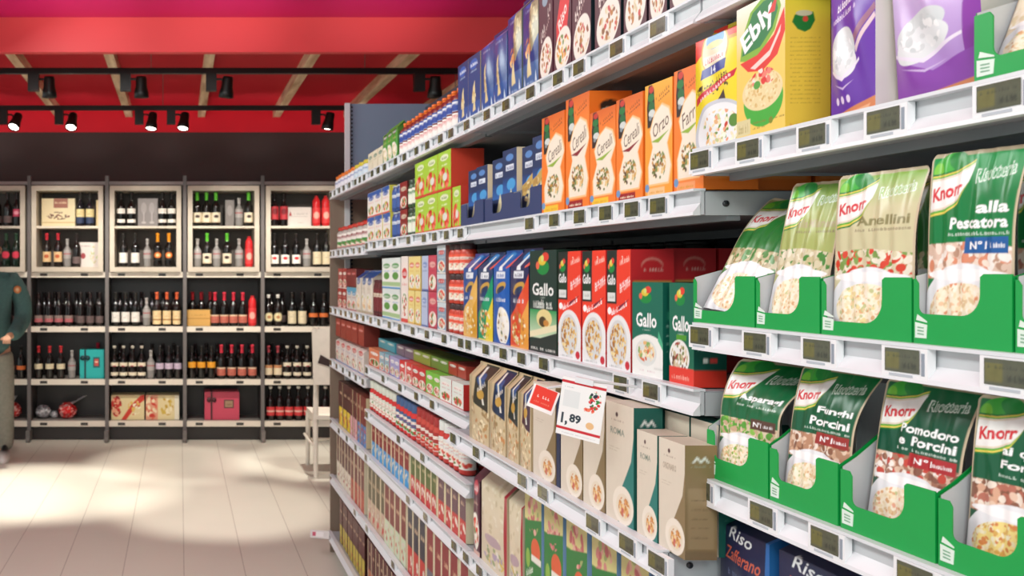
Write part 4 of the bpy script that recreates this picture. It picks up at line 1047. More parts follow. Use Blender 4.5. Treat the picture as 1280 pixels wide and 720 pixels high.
run(lambda w: make_jar('jar', w/2, .1, '#33502c', art_generic(.1, .07, '#e6ead8', '#3c7a34', '#1c3c1c', seed=16), '#2c3c28'), S2, 508, 517, 2, 'dark green jar with white label', 'jar', W2, levels=2, hgt=.1)
def lime(seed):
    c = Cv(.12, .115, 420, '#a9cf3c'); c.r.seed(seed); c.ell(.5, .83, .3, .08, '#e8efc8'); c.marks(.3, .7, .83, .08, '#4f7a2c', n=3); c.marks(.3, .72, .66, .06, '#eef4d8', n=4)
    c.food(.45, .3, .42, .3, ['#d93a2c', '#ef7a5c', '#c8281f', '#f6b8a0'], 36, .11); c.ell(.55, .35, .16, .1, '#dfe0d8'); c.rect(0, 0, 1, .07, '#d04030'); return c
run(lambda w: make_box('carton', w, .122, .1, lime(3), '#d9442f', '#b9cf6c'), S2, 518, 563, 3, 'lime green carton with red tomatoes', 'carton', W2, levels=2, hgt=.122)
run(lambda w: make_box('carton', w, .125, .09, lime(9), '#c83a2c', '#b9cf6c'), S2, 564, 574, 1, 'narrow lime and red carton beside blue trays', 'carton', W2)
run(lambda w: make_jar('tin', .055, .205, '#7d9894', art_generic(.2, .15, '#8aa8a4', '#a9c0bc', '#5c7874', seed=17), '#58706c', lidh=.008, lidname='rim'), S2, 566, 588, 1, 'tall grey green tin behind the blue trays', 'tin', W2, gap=.14)
def navy(word=False, seed=1, gold=False):
    c = Cv(.05, .17, 620, '#20355f'); c.r.seed(seed); c.ell(.5, .88, .26, .05, '#5a8ac8'); c.rect(.24, .70, .78, .78, '#d9e2ee'); c.marks(.3, .74, .74, .05, '#24407c', n=3); c.grad(0, .36, 1, .6, '#2c6ab8', '#1c3a70')
    c.ell(.6, .5, .3, .08, '#4aa0dc', .6)
    if gold: c.poly([(0, .3), (1, .5), (1, .66), (.3, .5), (0, .46)], '#c9a85c'); c.food(.5, .36, .5, .14, ['#d9b868', '#b8914a', '#ead9a8'], 24, .14)
    c.poly([(.2, .02), (.9, .02), (.6, .45)], '#e3dcb0'); return c
def tray_navy(w):
    o = make_tray('display_tray', w, .068, .075, .11, '#33426e', '#8f95a6', (.28, .62, .35), mark=False, dark='#222d50')
    o.name = 'display_tray'; return o
seg = [(575, 604), (604, 640), (640, 677)]
gi = 0
for i, (a, b) in enumerate(seg):
    run(tray_navy, S2, a, b, 1, 'navy cardboard tray, %s of three' % ('left one', 'middle one', 'right one')[i], 'tray', W2, gap=.010, jit=0)
    y0, y1 = yf(a, XF+.010), yf(b, XF+.010); p = (y0-y1)
    for k in range(2):
        w = p*.42; o = make_box('rice_box', w, .158+.006*i+.012*(k and i > 0), .055, navy(seed=i*2+k, gold=i == 2), Cv(.055, .16, 100, '#e4d8bc'), '#3c507c', lsidecol='#e4d8bc')
        place(o, y0-p*(.27+.47*k), S2+ITEM0+.003, gap=.024+.008*(k == 0), yaw=.03)
        gi += 1; tag(o, 'slim navy rice box with cream side, %s of six, in navy tray' % ORD[gi-1], 'box', 'navy rice boxes in trays')
# orange grain boxes
def ob(x0, x1, h, art, lab, gap=.012, d=.085, side=None, yaw=0):
    y0, y1 = yf(x0, XF+.012), yf(x1, XF+.012); o = make_box('grain_box', (y0-y1)*.97, h, d, art, side or SIDE_OR, '#f08a30')
    place(o, (y0+y1)/2, S2+ITEM0, gap=gap, yaw=yaw); tag(o, lab, 'box', 'orange grain boxes'); return o
ob(677, 706, .215, art_orange('Cereali', '#f2c838'), 'orange grain box with yellow patch, leftmost and tall')
ob(707, 737, .232, art_orange('Cereali', '#9c1a20'), 'tallest orange grain box with dark red patch, second from left')
ob(737, 770, .185, art_orange('Cereali', '#f2c838'), 'shorter orange grain box with yellow patch, third from left')
ob(770, 804, .19, art_orange('Cereali', '#9c1a20'), 'orange grain box with dark red patch, fourth from left')
ob(806, 841, .195, art_orange('Orzo', '#f6c58c', bg='#f5a234', topc='#f2b43c'), 'orange and yellow box with the word Orzo')
ob(842, 880, .20, art_orange('Farro', '#f6a56c', topc='#e8762c'), 'orange box with the word Farro at right end of its row')
for k, (x, lab) in enumerate([(707, 'behind the tallest one'), (740, 'behind the short yellow patch one'), (772, 'behind the fourth one'), (808, 'behind the Orzo box'), (842, 'behind the Farro box')]):
    for dp in (1, 2, 3):
        y0, y1 = yf(x, XF+.012), yf(x+31, XF+.012); o = make_box('grain_box', (y0-y1)*.9, .225 if k < 3 else .195, .085, '#e87824', SIDE_OR, '#f08a30')
        place(o, (y0+y1)/2-.003, S2+ITEM0, gap=.012+.092*dp); tag(o, 'orange grain box %s, %s row back' % (lab, ORD[dp]), 'box', 'orange grain boxes standing behind')

# --- third shelf
z3 = S3
run(lambda w: make_box('carton', w, .1, .08, art_generic(w, .1, '#a82c24', '#e8e0d4', '#e8dcd0', TOM, seed=21), '#7a201c', '#c84030'), z3, 422, 433, 2, 'red and white carton', 'carton', 'far third shelf', levels=2, hgt=.1)
run(lambda w: make_box('carton', w, .11, .08, art_generic(w, .11, '#d8d4cc', '#4a9ac0', '#a83028', TOM, seed=22, top='#5aa8c8'), '#b0a8a0', '#d0c8c0'), z3, 433, 445, 2, 'pale carton with light blue top', 'carton', 'far third shelf')
run(lambda w: make_box('carton', w, .085, .08, art_generic(w, .1, '#7c1c1c', '#b83830', '#5a1414', seed=23), '#5c1414', '#7c2420'), z3, 433, 445, 2, 'dark red carton standing on top', 'carton', 'far third shelf', zoff=.112)
run(lambda w: make_sack('flour_bag', w, .19, .08, art_generic(w, .19, '#dfd8c8', '#2c5a98', '#b8a888', RICE, seed=24, top='#1f4f94'), '#cfc6b4', seed=4), z3, 445, 465, 3, 'cream bag with deep blue top', 'bag', 'far third shelf')
run(lambda w: make_jar('tin', w/2, .15, '#5c1a1c', art_generic(.2, .12, '#742024', '#d8c8b0', '#3c1012', seed=25), '#4c1418', lidh=.01), z3, 465, 476, 3, 'dark red tin', 'tin', W3)
def milk(seed):
    c = art_generic(.1, .14, '#eef0ea', '#4f9a4c', '#5a9ad0', seed=seed, top='#dfe8e4'); c.rect(0, .1, 1, .22, '#a8c890'); c.ell(.5, .42, .3, .12, '#5c9a44'); return c
run(lambda w: make_box('carton', w, .118, .08, milk(3), '#d8dcd4', '#e8ece6'), z3, 477, 500, 2, 'white and green carton', 'carton', W3, levels=2, hgt=.118)
run(lambda w: make_box('carton', w, .24, .07, art_generic(w, .24, '#efe4dc', '#d0302c', '#d84a3c', TOM, seed=26), '#e0d4cc', '#f0e8e0'), z3, 501, 509, 1, 'tall white carton with red print', 'carton', W3)
run(lambda w: make_box('carton', w, .118, .08, art_generic(w, .12, '#ecd98c', '#e07a5c', '#d8a840', TOM+['#f4e6a0'], seed=27), '#d8c070', '#f0dca0'), z3, 510, 525, 2, 'yellow and pink carton', 'carton', W3, levels=2, hgt=.118)
run(lambda w: make_box('carton', w, .118, .08, art_generic(w, .12, '#b8c6e0', '#7a94c8', '#4c5c98', seed=28), '#a0b0d0', '#c8d4e8'), z3, 526, 534, 1, 'pale blue carton', 'carton', W3, levels=2, hgt=.118)
run(lambda w: make_box('carton', w, .118, .08, art_generic(w, .12, '#c8485c', '#e8b0a8', '#a83040', TOM, seed=29), '#a83044', '#d86070'), z3, 535, 545, 1, 'rose red carton', 'carton', W3, levels=2, hgt=.118)
run(lambda w: make_box('carton', w, .088, .08, art_generic(w, .1, '#8aa4b8', '#c8504c', '#e8e4dc', TOM, seed=30, top='#d0dce0'), '#8c5a54', '#a8a8a4'), z3, 546, 557, 1, 'blue grey carton with red print', 'carton', W3, levels=3, hgt=.088)
run(lambda w: make_jar('sauce_jar', w/2, .088, '#c8402c', art_generic(.12, .06, '#e8583c', '#f0e0d0', '#b02c20', TOM, seed=31), '#3c2424'), z3, 558, 578, 3, 'red sauce jar with dark lid', 'jar', W3, levels=3, hgt=.088)
def bluepk(seed, a, b, oval=False, sw=None):
    c = Cv(.085, .235, 560, a); c.r.seed(seed)
    if sw: c.poly([(0, 0), (1, 0), (1, .75), (.5, .45), (0, .3)], sw); c.poly([(.5, 0), (1, 0), (1, .5), (.7, .3)], b)
    c.ell(.45, .93, .22, .05, '#3c8ad0'); c.poly([(.36, .78), (.58, .78), (.5, .95), (.42, .95)], '#f0f4f8'); c.rect(.22, .70, .74, .77, '#e8eef4'); c.marks(.28, .68, .735, .04, a, n=3)
    c.poly([(.78, .8), (.98, .98), (1, .82)], '#e8604c'); c.ell(.5, .6, .32, .05, '#c9a04c', .4); c.ell(.52, .58, .22, .03, '#2c3c5c', .4); c.marks(.2, .8, .48, .05, '#dfe6ee', n=5)
    if oval: c.ell(.62, .2, .36, .2, '#f4f2ea'); c.food(.62, .2, .3, .18, ['#e8dcb8', '#8a6a3c', '#f4ecd4', '#5a6a3c'], 36, .07)
    else: c.food(.5, .2, .38, .17, ['#f0e0b0', '#d9a850', '#f6eed0', '#c87a3c'], 50, .07)
    c.rect(0, 0, 1, .02, b); return c
def pk(x0, x1, h, art, side, top, lab, kind='bag', z=z3, xf=XF, d=.07, gap=.013, name=None):
    y0, y1 = yf(x0, xf+min(gap, .02)), yf(x1, xf+min(gap, .02)); w = (y0-y1)*.965
    o = (make_sack(name or 'grocery_bag', w, h, d, art, side, seed=int(x0), bulge=.005) if kind == 'bag' else make_box(name or 'rice_box', w, h, d, art, side, top))
    place(o, (y0+y1)/2, z+ITEM0, xf, gap, yaw=random.Random(int(x0)).uniform(-.02, .02)); tag(o, lab, 'bag' if kind == 'bag' else 'box'); return o
pk(579, 597, .235, bluepk(1, '#1c4f98', '#d9a030', sw='#e8b860'), '#2c4c80', '', 'blue topped bag with yellow picture, next to red jars on third shelf', name='pasta_bag')
pk(598, 616, .235, bluepk(2, '#26406c', '#e8d038', sw='#1f9a6a'), '#1f4060', '', 'dark blue bag with green and yellow sweep on third shelf', name='pasta_bag')
pk(617, 637, .238, bluepk(3, '#1f5cb0', '#2c4c94', oval=True), '#204a8c', '', 'bright blue bag with oval rice picture on third shelf', name='rice_bag')
pk(638, 661, .24, bluepk(4, '#2a2f5c', '#e8a040', sw='#e0502c'), '#2c2848', '', 'dark blue bag with orange red lower half on third shelf', name='rice_bag')
pk(662, 696, .232, art_gallo_dark(), '#183c30', '#20483c', 'dark green rice box with rooster and white letters, left of red boxes', 'box')
sr = Cv(.075, .22, 420, '#c3242a'); sr.ell(.5, .87, .24, .06, '#d87a70'); sr.ell(.5, .855, .22, .055, '#c3242a'); sr.marks(.3, .75, .84, .035, '#f0c8bc', n=4); sr.rect(.08, .62, .92, .74, '#2a2420'); sr.marks(.12, .88, .69, .04, '#b89a4c', n=8); sr.rect(.08, .73, .92, .74, '#c09a50'); sr.rect(.1, .1, .9, .5, '#a81c22')
AR = art_gallo_red()
for k, (a, b, w_) in enumerate([(697, 727, 'left'), (728, 757, 'middle'), (758, 789, 'right')]):
    pk(a, b, .226-.001*k, AR, sr, '#e84a30', 'tall red rice box with rooster and grain bowl, %s of three in front' % w_, 'box', d=.078)
    for dp in (1, 2, 3):
        pk(a, b, .226, '#c3242a', sr, '#c8302a', 'red rice box behind the %s front one, %s row back' % (w_, ORD[dp]), 'box', d=.078, gap=.013+.084*dp)
gs = Cv(.045, .165, 420, '#0a5c4c'); [gs.marks(.15, .8, v, .025, '#8cc0b0', n=5) for v in (.3, .38, .46, .56)]; gs.ell(.5, .86, .2, .04, '#c8604c'); gs.rect(.2, .62, .6, .7, '#2c8a6c')
pk(790, 829, .165, art_gallo_green(), gs, '#1f7a64', 'green rice box with rooster above white lower part', 'box', d=.045)
gs2 = Cv(.06, .165, 520, '#0f5548'); [gs2.marks(.12, .85, v, .022, '#9ac4b8', n=7) for v in (.36, .42, .5, .56, .64, .7)]; gs2.rect(0, 0, 1, .165, '#e23b2c'); gs2.rect(.3, .24, .42, .28, '#e8f0e8'); gs2.rect(.5, .24, .7, .28, '#d84a44')
pk(836, 868, .165, art_gallo_green('#0f6a50', red=True), gs2, '#1f7a64', 'green rice box with rooster and red bottom band', 'box', d=.052)
# dark tins deep on the third shelf, above the red boxes
def dtin(w): return make_jar('dark_tin', w/2, .255, '#16201c', art_generic(.2, .2, '#1c2a26', '#8a9a94', '#3c5a4c', seed=33), '#10100f', lidh=.01)
run(dtin, z3, 700, 866, 9, 'tall dark tin at the back', 'tin', W3, gap=.34, xf=XF)

# --- fourth level, far bays
run(lambda w: make_sack('snack_bag', w, .125, .06, art_generic(w, .13, '#e8e0d8', '#c8302c', '#3a6ab0', TOM, seed=41), '#d8ccc0', seed=3), S4A, 419, 455, 5, 'white and red snack bag', 'bag', 'far fourth shelf')
run(lambda w: make_box('carton', w, .095, .07, art_generic(w, .1, '#9c3424', '#c8503c', '#6a201a', seed=42), '#7a2a20', '#a84030'), S4A, 419, 455, 5, 'brick red carton on top of bags', 'carton', 'far fourth shelf', zoff=.126)
cols = [('#e0845c', '#c83a2c', 'orange'), ('#8fb8c4', '#c8302c', 'pale teal'), ('#a8a4cc', '#5a6ab8', 'lilac'), ('#d83a34', '#f0ece4', 'red'), ('#c83030', '#3a8a4c', 'red and green'), ('#7cc044', '#d83a2c', 'lime'), ('#e4ece4', '#c8302c', 'white')]
xs = [460, 474, 486, 499, 514, 532, 550, 579]
for i, (a, b, nm) in enumerate(cols):
    run(lambda w: make_box('packet', w, .075, .09, art_generic(w, .075, a, '#f4f0e8', b, TOM, seed=50+i, res=420), b, a), S4B, xs[i], xs[i+1], 2 if i else 1, nm+' low packet', 'packet', 'low tray shelf', deep=2, dd=.1)
for i, (c_, nm) in enumerate([('#4a9aa8', 'teal'), ('#7a6470', 'mauve'), ('#8a9a3c', 'olive'), ('#6c8a38', 'moss green'), ('#a83c2c', 'rust red')]):
    run(lambda w: make_box('packet', w, .04, .09, art_generic(w, .04, c_, '#e8e4d8', '#5c5040', seed=60+i, res=420), c_, c_), S4B, 472+22*i, 472+22*(i+1), 2, nm+' flat packet stacked on top', 'packet', 'low tray shelf', zoff=.077, gap=.05)
# far bay, low shelf
for i, (a, b, nm, x0, x1, h) in enumerate([('#4a1a18', '#e8cf2c', 'maroon and yellow', 423, 437, .22), ('#5c201c', '#e0a8b0', 'maroon and pink', 437, 446, .22), ('#7a2c24', '#4a86c0', 'brown and blue', 446, 457, .22)]):
    run(lambda w: make_box('pasta_packet', w, h, .06, art_two(w, h, a, b, a, [b, '#c83a30', '#f0e8dc'], 70+i), '#d8c8a0', a), S5, x0, x1, 3, nm+' tall packet', 'packet', 'low shelf')
# second bay, fifth level
for i, (a, b, nm, x0, x1, n) in enumerate([('#d8dccc', '#cc2c28', 'white topped red', 461, 492, 8), ('#44608c', '#d8302c', 'blue topped red', 493, 517, 5), ('#a8302c', '#c84a3c', 'dark red', 518, 545, 5), ('#e4e6e0', '#c83a30', 'white and red', 546, 577, 5)]):
    run(lambda w: make_jar('spice_jar', min(w/2, .026), .125, b, art_generic(.12, .1, a, '#f0ece0', b, TOM, seed=80+i), a, lidh=.03), S5B, x0, x1, n, nm+' jar', 'jar', 'far fifth shelf', deep=1, dd=.075)
# second bay low shelf: slim upright packets, blue feet then red feet
PKC = [('#8a1c20', '#2f9ad8', 'dark red packet with blue foot', 464, 510, 9), ('#56682c', '#c8282c', 'olive packet with red foot', 511, 545, 5), ('#6a4a54', '#c83a34', 'mauve packet with red foot', 546, 582, 4)]
for i, (a, b, nm, x0, x1, n) in enumerate(PKC):
    run(lambda w: make_box('pasta_packet', w, .145, .05, art_two(w, .145, a, b, '#e2d6b0', [b, '#e8e0d0'], 90+i), '#e6dcba', '#d9cfae'), S5, x0, x1, n, nm, 'packet', 'low shelf', deep=0)
LOW = [('#571a18', '#ded8c8', 'maroon packet with white foot', 420, 438, 5), ('#6c1f1a', '#b8482c', 'maroon packet with brown foot', 438, 455, 4)]
for i, (a, b, nm, x0, x1, n) in enumerate(LOW):
    run(lambda w: make_box('pasta_packet', w, .235, .05, art_two(w, .235, a, b, '#d8ccb0', [b, '#c8302c', '#8a2420'], 100+i), '#e0d6b8', a), S6, x0, x1, n, nm, 'packet', 'second lowest shelf')
LOW2 = [('#5a5030', '#c8ac94', 'brown packet with cream and red foot', 459, 480, 4), ('#7c2a26', '#cfe0c0', 'brick packet with pale green foot', 480, 506, 4), ('#2a2c3c', '#c83028', 'black packet with red foot', 507, 530, 3), ('#8c2c30', '#6a6c78', 'wine red packet with grey foot', 531, 584, 5)]
for i, (a, b, nm, x0, x1, n) in enumerate(LOW2):
    run(lambda w: make_box('pasta_packet', w, .235, .05, art_two(w, .235, a, b, '#dcd0b0', [b, '#c8302c', '#e0d8c8'], 110+i), '#e4dabc', a), S6, x0, x1, n, nm, 'packet', 'second lowest shelf')
for i, (a, b, nm, x0, x1, n) in enumerate([('#54181a', '#c8b83c', 'maroon packet with yellow foot', 424, 455, 9), ('#54181a', '#b86a4c', 'maroon packet with brown foot', 459, 500, 8)]):
    run(lambda w: make_box('pasta_packet', w, .22, .06, art_two(w, .22, a, b, '#cdb89a' if i else a, [b, '#c84a34', '#7aa03c'], 120+i), '#3a1412', a), S7, x0, x1, n, nm, 'packet', 'lowest shelf')

# --- middle bay, protruding shelf: clear pasta bags and cream rice boxes
def clearbag(seed, dark='#2c3430'):
    c = Cv(.1, .2, 520, '#cdbb94'); c.r.seed(seed); c.food(.5, .3, .5, .32, ['#dcc9a0', '#b89a68', '#efe0bc', '#a08458', '#c88a50'], 110, .06)
    c.poly([(.3, .5), (.95, .42), (.95, .98), (.35, .98)], dark); c.ell(.6, .8, .2, .08, '#3c5a8c'); c.poly([(.4, .95), (.5, .95), (.8, .5), (.72, .5)], '#e8e6da'); c.ell(.62, .62, .16, .06, '#c9a04c'); c.marks(.45, .85, .72, .06, '#e4e0d4', .5, 3)
    c.rect(0, 0, .16, 1, '#b7a684'); return c
for k, (a, b, dk_) in enumerate([(587, 611, '#3c3a30'), (612, 632, '#23304c'), (633, 649, '#2c3430'), (650, 664, '#4a2c3c')]):
    pk(a, b, .2, clearbag(k+1, dk_), '#c4b28c', '', 'clear pasta bag, %s of four at left end of protruding shelf' % ('first', 'second', 'third', 'fourth')[k], z=SM, xf=XM, d=.06, name='pasta_bag')
def art_cream(acc, word, res=640, navy=None):
    c = Cv(.085, .19, res, '#ded4c2'); c.poly([(1, 1), (.98, .75), (.9, .55), (.62, .34), (.5, .26), (.42, .1), (.45, 0), (1, 0)], acc)
    c.ell(.40, .90, .045, .02, '#4a2c2c'); c.marks(.2, .65, .855, .02, '#a08c7c', n=6); c.text(word, .42, .76, .055, '#6c7c70' if acc != '#8a7652' else '#94826c', w=min(.5, .14*len(word)), bold=.01); c.marks(.12, .5, .62, .01, '#b4a692', n=8); c.marks(.12, .42, .595, .01, '#b4a692', n=8)
    c.ell(.62, .16, .36, .16, '#efe6d6'); c.ell(.64, .15, .26, .11, '#e8dcc6'); c.food(.66, .15, .2, .085, ['#e0a860', '#c8843c', '#f0d09a', '#c86a5c'], 40, .06); return c
def mnt(col, res=420):
    c = Cv(.048, .19, res, col)
    for du in (-.11, .11): c.poly([(.5+du-.16, .84), (.5+du, .90), (.5+du+.16, .84), (.5+du+.09, .84), (.5+du, .872), (.5+du-.09, .84)], '#e6ebe6')
    c.marks(.2, .8, .815, .018, '#9ab0a4', n=6); c.rect(.12, .1, .88, .62, '#9a8662' if col == '#8a7652' else col)
    for v in (.2, .28, .36, .44, .52): c.marks(.2, .75, v, .014, '#6c5c42' if col == '#8a7652' else '#4a8a7c', n=7)
    c.rect(0, .0, 1, .08, '#7c6a4c' if col == '#8a7652' else col); return c
TE, BR = '#1f7a72', '#8a7652'
def cream(a, b, h, acc, word, lab, gap=.013):
    return pk(a, b, h, art_cream(acc, word), mnt('#0f5a50' if acc == TE else BR), '#d8ccb8', lab, 'box', z=SM, xf=XM, d=.048, gap=gap)
cream(666, 695, .198, BR, 'RISO', 'cream rice box hanging tag above it, leftmost of the cream boxes')
cream(701, 728, .195, BR, 'RISO', 'cream rice box with grain bowl, second cream box, below the price card')
cream(729, 756, .20, BR, 'RISO', 'cream and brown rice box, third cream box')
cream(757, 793, .205, TE, 'ROMA', 'tall cream and teal rice box with the word ROMA')
cream(796, 822, .172, TE, 'ROMA', 'shorter cream and teal rice box right of the tall one')
cream(823, 857, .172, BR, 'ORIGINARIO', 'short cream and brown rice box at right end with brown side')
pk(695.5, 700, .185, '#1c2c50', '#1c2c50', '#22345c', 'narrow navy box between two cream boxes', 'box', z=SM, xf=XM, d=.05)
for k, (a, b) in enumerate([(757, 790), (793, 822), (823, 857)]):
    for dp in (1, 2):
        pk(a, b, .2, '#cfc6b4', mnt('#0f5a50'), '#10554c', 'rice box with dark green side behind the front row, %s, %s row back' % (('left', 'middle', 'right')[k], ORD[dp]), 'box', z=SM, xf=XM, d=.048, gap=.013+.058*dp)
# middle bay, low shelf
def ricebag(seed):
    c = Cv(.12, .26, 400, '#ddd0b4'); c.r.seed(seed); c.food(.5, .5, .5, .45, ['#e8dfc8', '#c9ba98', '#d8caa8'], 60, .06); c.food(.5, .14, .4, .1, ['#e8e4d8', '#b0a0b8', '#9aa870', '#d8c050'], 30, .07); c.ell(.5, .3, .3, .05, '#b8a0a8'); c.rect(.9, 0, 1, 1, '#a81c30'); c.rect(0, .95, 1, 1, '#a82030'); return c
pk(592, 600, .25, art_generic(.1, .25, '#5a2c3c', '#c83a4c', '#d8b0a0', TOM, seed=131), '#3c1c2c', '', 'dark red and purple bag at left of the rice bags, low shelf', z=S5, d=.07, name='snack_bag')
pk(601, 635, .26, ricebag(3), '#c8b898', '', 'large clear rice bag with red edge, left one on low shelf', z=S5, d=.08, name='rice_bag')
pk(636, 654, .26, ricebag(5), '#c8b898', '', 'clear rice bag with red edge, right one on low shelf', z=S5, d=.08, name='rice_bag')
def greenc(seed):
    c = Cv(.12, .27, 440, '#2f7f3c'); c.r.seed(seed); c.rect(0, .72, 1, 1, '#d9cf8c'); c.food(.5, .78, .34, .17, ['#d88a84', '#c86a6c', '#e8b0a0', '#a8b070'], 30, .1); c.poly([(0, .62), (1, .72), (1, .78), (0, .7)], '#2f7f3c'); c.ell(.65, .5, .26, .1, '#e0643c'); c.rect(.4, .4, .95, .45, '#f0ece0'); c.marks(.1, .5, .3, .06, '#e8f0e0', .4, 4); c.ell(.4, .16, .3, .1, '#e8e4cc'); c.ell(.2, .4, .12, .08, '#8cb84c'); return c
for k, (a, b) in enumerate([(656, 677), (680, 704), (707, 735), (739, 772), (776, 812)]):
    pk(a, b, .275, greenc(k+1), '#8aaccc', '#c9dce4', 'green soup carton with pink food picture, %s on low shelf' % nth(k, 5), 'box', z=S5, d=.07, name='soup_carton')
for k, (a, b) in enumerate([(816, 850), (853, 872)]):
    pk(a, b, .26, art_generic(.1, .26, '#2c5a8c', '#dfe8f0', '#1c3c6c', RICE, seed=140+k), '#3c6a98', '#4c7aa8', 'blue carton at right end of low shelf, %s' % ('left one', 'right one')[k], 'box', z=S5, d=.07, name='carton')

# --- nearest bay
XN = .795
def nyf(x, g=.012): return yf(x, XN+g)
# upper near shelf
c = Cv(.12, .21, 1000, '#ecd62c'); c.r.seed(5)
c.poly([(0, .72), (.3, .8), (.35, 1), (0, 1)], '#e0331f'); c.poly([(.6, .84), (1, .84), (1, 1), (.55, 1)], '#e0331f'); c.rect(.55, .82, 1, .845, '#c8961c')
c.ell(.5, .78, .33, .19, '#c9a83c'); c.ell(.5, .78, .30, .175, '#e6dfc0'); c.ell(.5, .86, .22, .075, '#7fb4e0'); c.ell(.5, .82, .2, .03, '#e8e0a0'); c.rect(.24, .68, .78, .74, '#f2ece0'); c.marks(.28, .75, .71, .05, '#c8324c', .1, 6)
c.poly([(.2, .56), (.78, .6), (.8, .68), (.22, .64)], '#2a3f94'); c.text('14', .5, .62, .06, '#e8ecf6', rot=.1); c.marks(.2, .85, .52, .05, '#3a3420', .3, 7); c.food(.45, .47, .4, .05, ['#2c2a1c', '#e8d44c', '#6a5a20'], 30, .04)
c.poly([(.05, .36), (.95, .52), (1, .58), (.9, .56), (.05, .42)], '#c9263a'); c.marks(.2, .9, .47, .03, '#ffe0e0', .35, 7); c.poly([(.4, .26), (.75, .44), (.78, .36), (.5, .2)], '#4a3a3a')
c.ell(.62, .10, .62, .27, '#c8ccd4'); c.ell(.64, .10, .56, .24, '#eceef0'); c.food(.64, .12, .42, .17, RICE+['#6a8f34', '#4f8a2c', '#c8402c', '#e8a07c'], 120, .04); c.ell(.93, .18, .1, .05, '#5a8a34')
o = make_sack('rice_bag', .099, .188, .06, c, '#d8c02c', ts=.9, bulge=.006); place(o, (nyf(873)+nyf(921))/2, N1+ITEM0, XN, .010, .03); tag(o, 'yellow and red bag with rice bowl, left of the yellow box', 'bag')
c = Cv(.115, .215, 1000, '#f0cf62'); c.r.seed(6)
c.grad(0, .6, 1, 1, '#f0cf62', '#f6f2e4')
c.poly([(.08, .60), (.14, .78), (.3, .93), (.55, 1.0), (.85, .99), (.92, .88), (.8, .73), (.55, .62), (.3, .57)], '#7fb32c'); c.poly([(.12, .63), (.2, .79), (.35, .92), (.58, .97), (.82, .96), (.86, .87), (.75, .75), (.5, .65)], '#0f7a3c')
c.poly([(.08, .58), (.45, .60), (.78, .70), (.98, .86), (1.0, .7), (.85, .55), (.55, .47), (.25, .50)], '#e02a20'); c.poly([(.3, .52), (.7, .60), (.92, .75), (.9, .7), (.7, .56), (.4, .5)], '#f6d8d0')
c.text('Ebly', .46, .79, .19, '#ffffff', w=.74, rot=.55, slant=.12, bold=.03); c.poly([(.66, .86), (.86, .99), (.8, .86)], '#d8302c')
c.ell(.56, .26, .40, .19, '#3fae36'); c.ell(.54, .33, .41, .14, '#ecd9a4'); c.food(.54, .34, .36, .13, ['#f4e4b8', '#e0c080', '#ead9a0', '#d6b068'], 130, .03); c.food(.56, .42, .24, .07, ['#e0302c', '#f2e6dc', '#f08070', '#d84848'], 22, .055); c.ell(.44, .38, .07, .03, '#4fa03c')
c.rect(.0, .035, .3, .15, '#dcd2a0'); c.marks(.04, .26, .09, .07, '#b4a46c', n=5); c.marks(.35, .62, .11, .02, '#8a7420', n=7); c.marks(.35, .6, .07, .015, '#8a7420', n=7); c.ell(.72, .1, .04, .025, '#7a8a20'); c.marks(.8, .98, .11, .015, '#8a7420', n=4)
sd = Cv(.055, .215, 900, '#f2cf4a'); sd.grad(0, .72, 1, 1, '#f2cf4a', '#e9dd38'); sd.ell(.42, .985, .34, .035, '#d8382c'); sd.marks(.1, .85, .93, .015, '#b89428', n=8)
sd.poly([(.22, .80), (.62, .82), (.66, .76), (.56, .70), (.44, .68), (.28, .70), (.16, .75)], '#1f7a34'); sd.ell(.42, .81, .18, .02, '#cfc8a8'); sd.ell(.45, .77, .06, .02, '#d84838')
for i in range(16): sd.marks(.12, .78, .64-.03*i, .009, '#c09a34', n=9)
sd.marks(.1, .6, .04, .02, '#e8a03c', n=4)
y0, y1 = nyf(921), nyf(989); o = make_box('grain_box', (y0-y1)*.97, .19, .058, c, sd, '#f4e6a8'); place(o, (y0+y1)/2, N1+ITEM0, XN, .008, -.05); tag(o, 'yellow box with green bowl picture and yellow printed side', 'box')
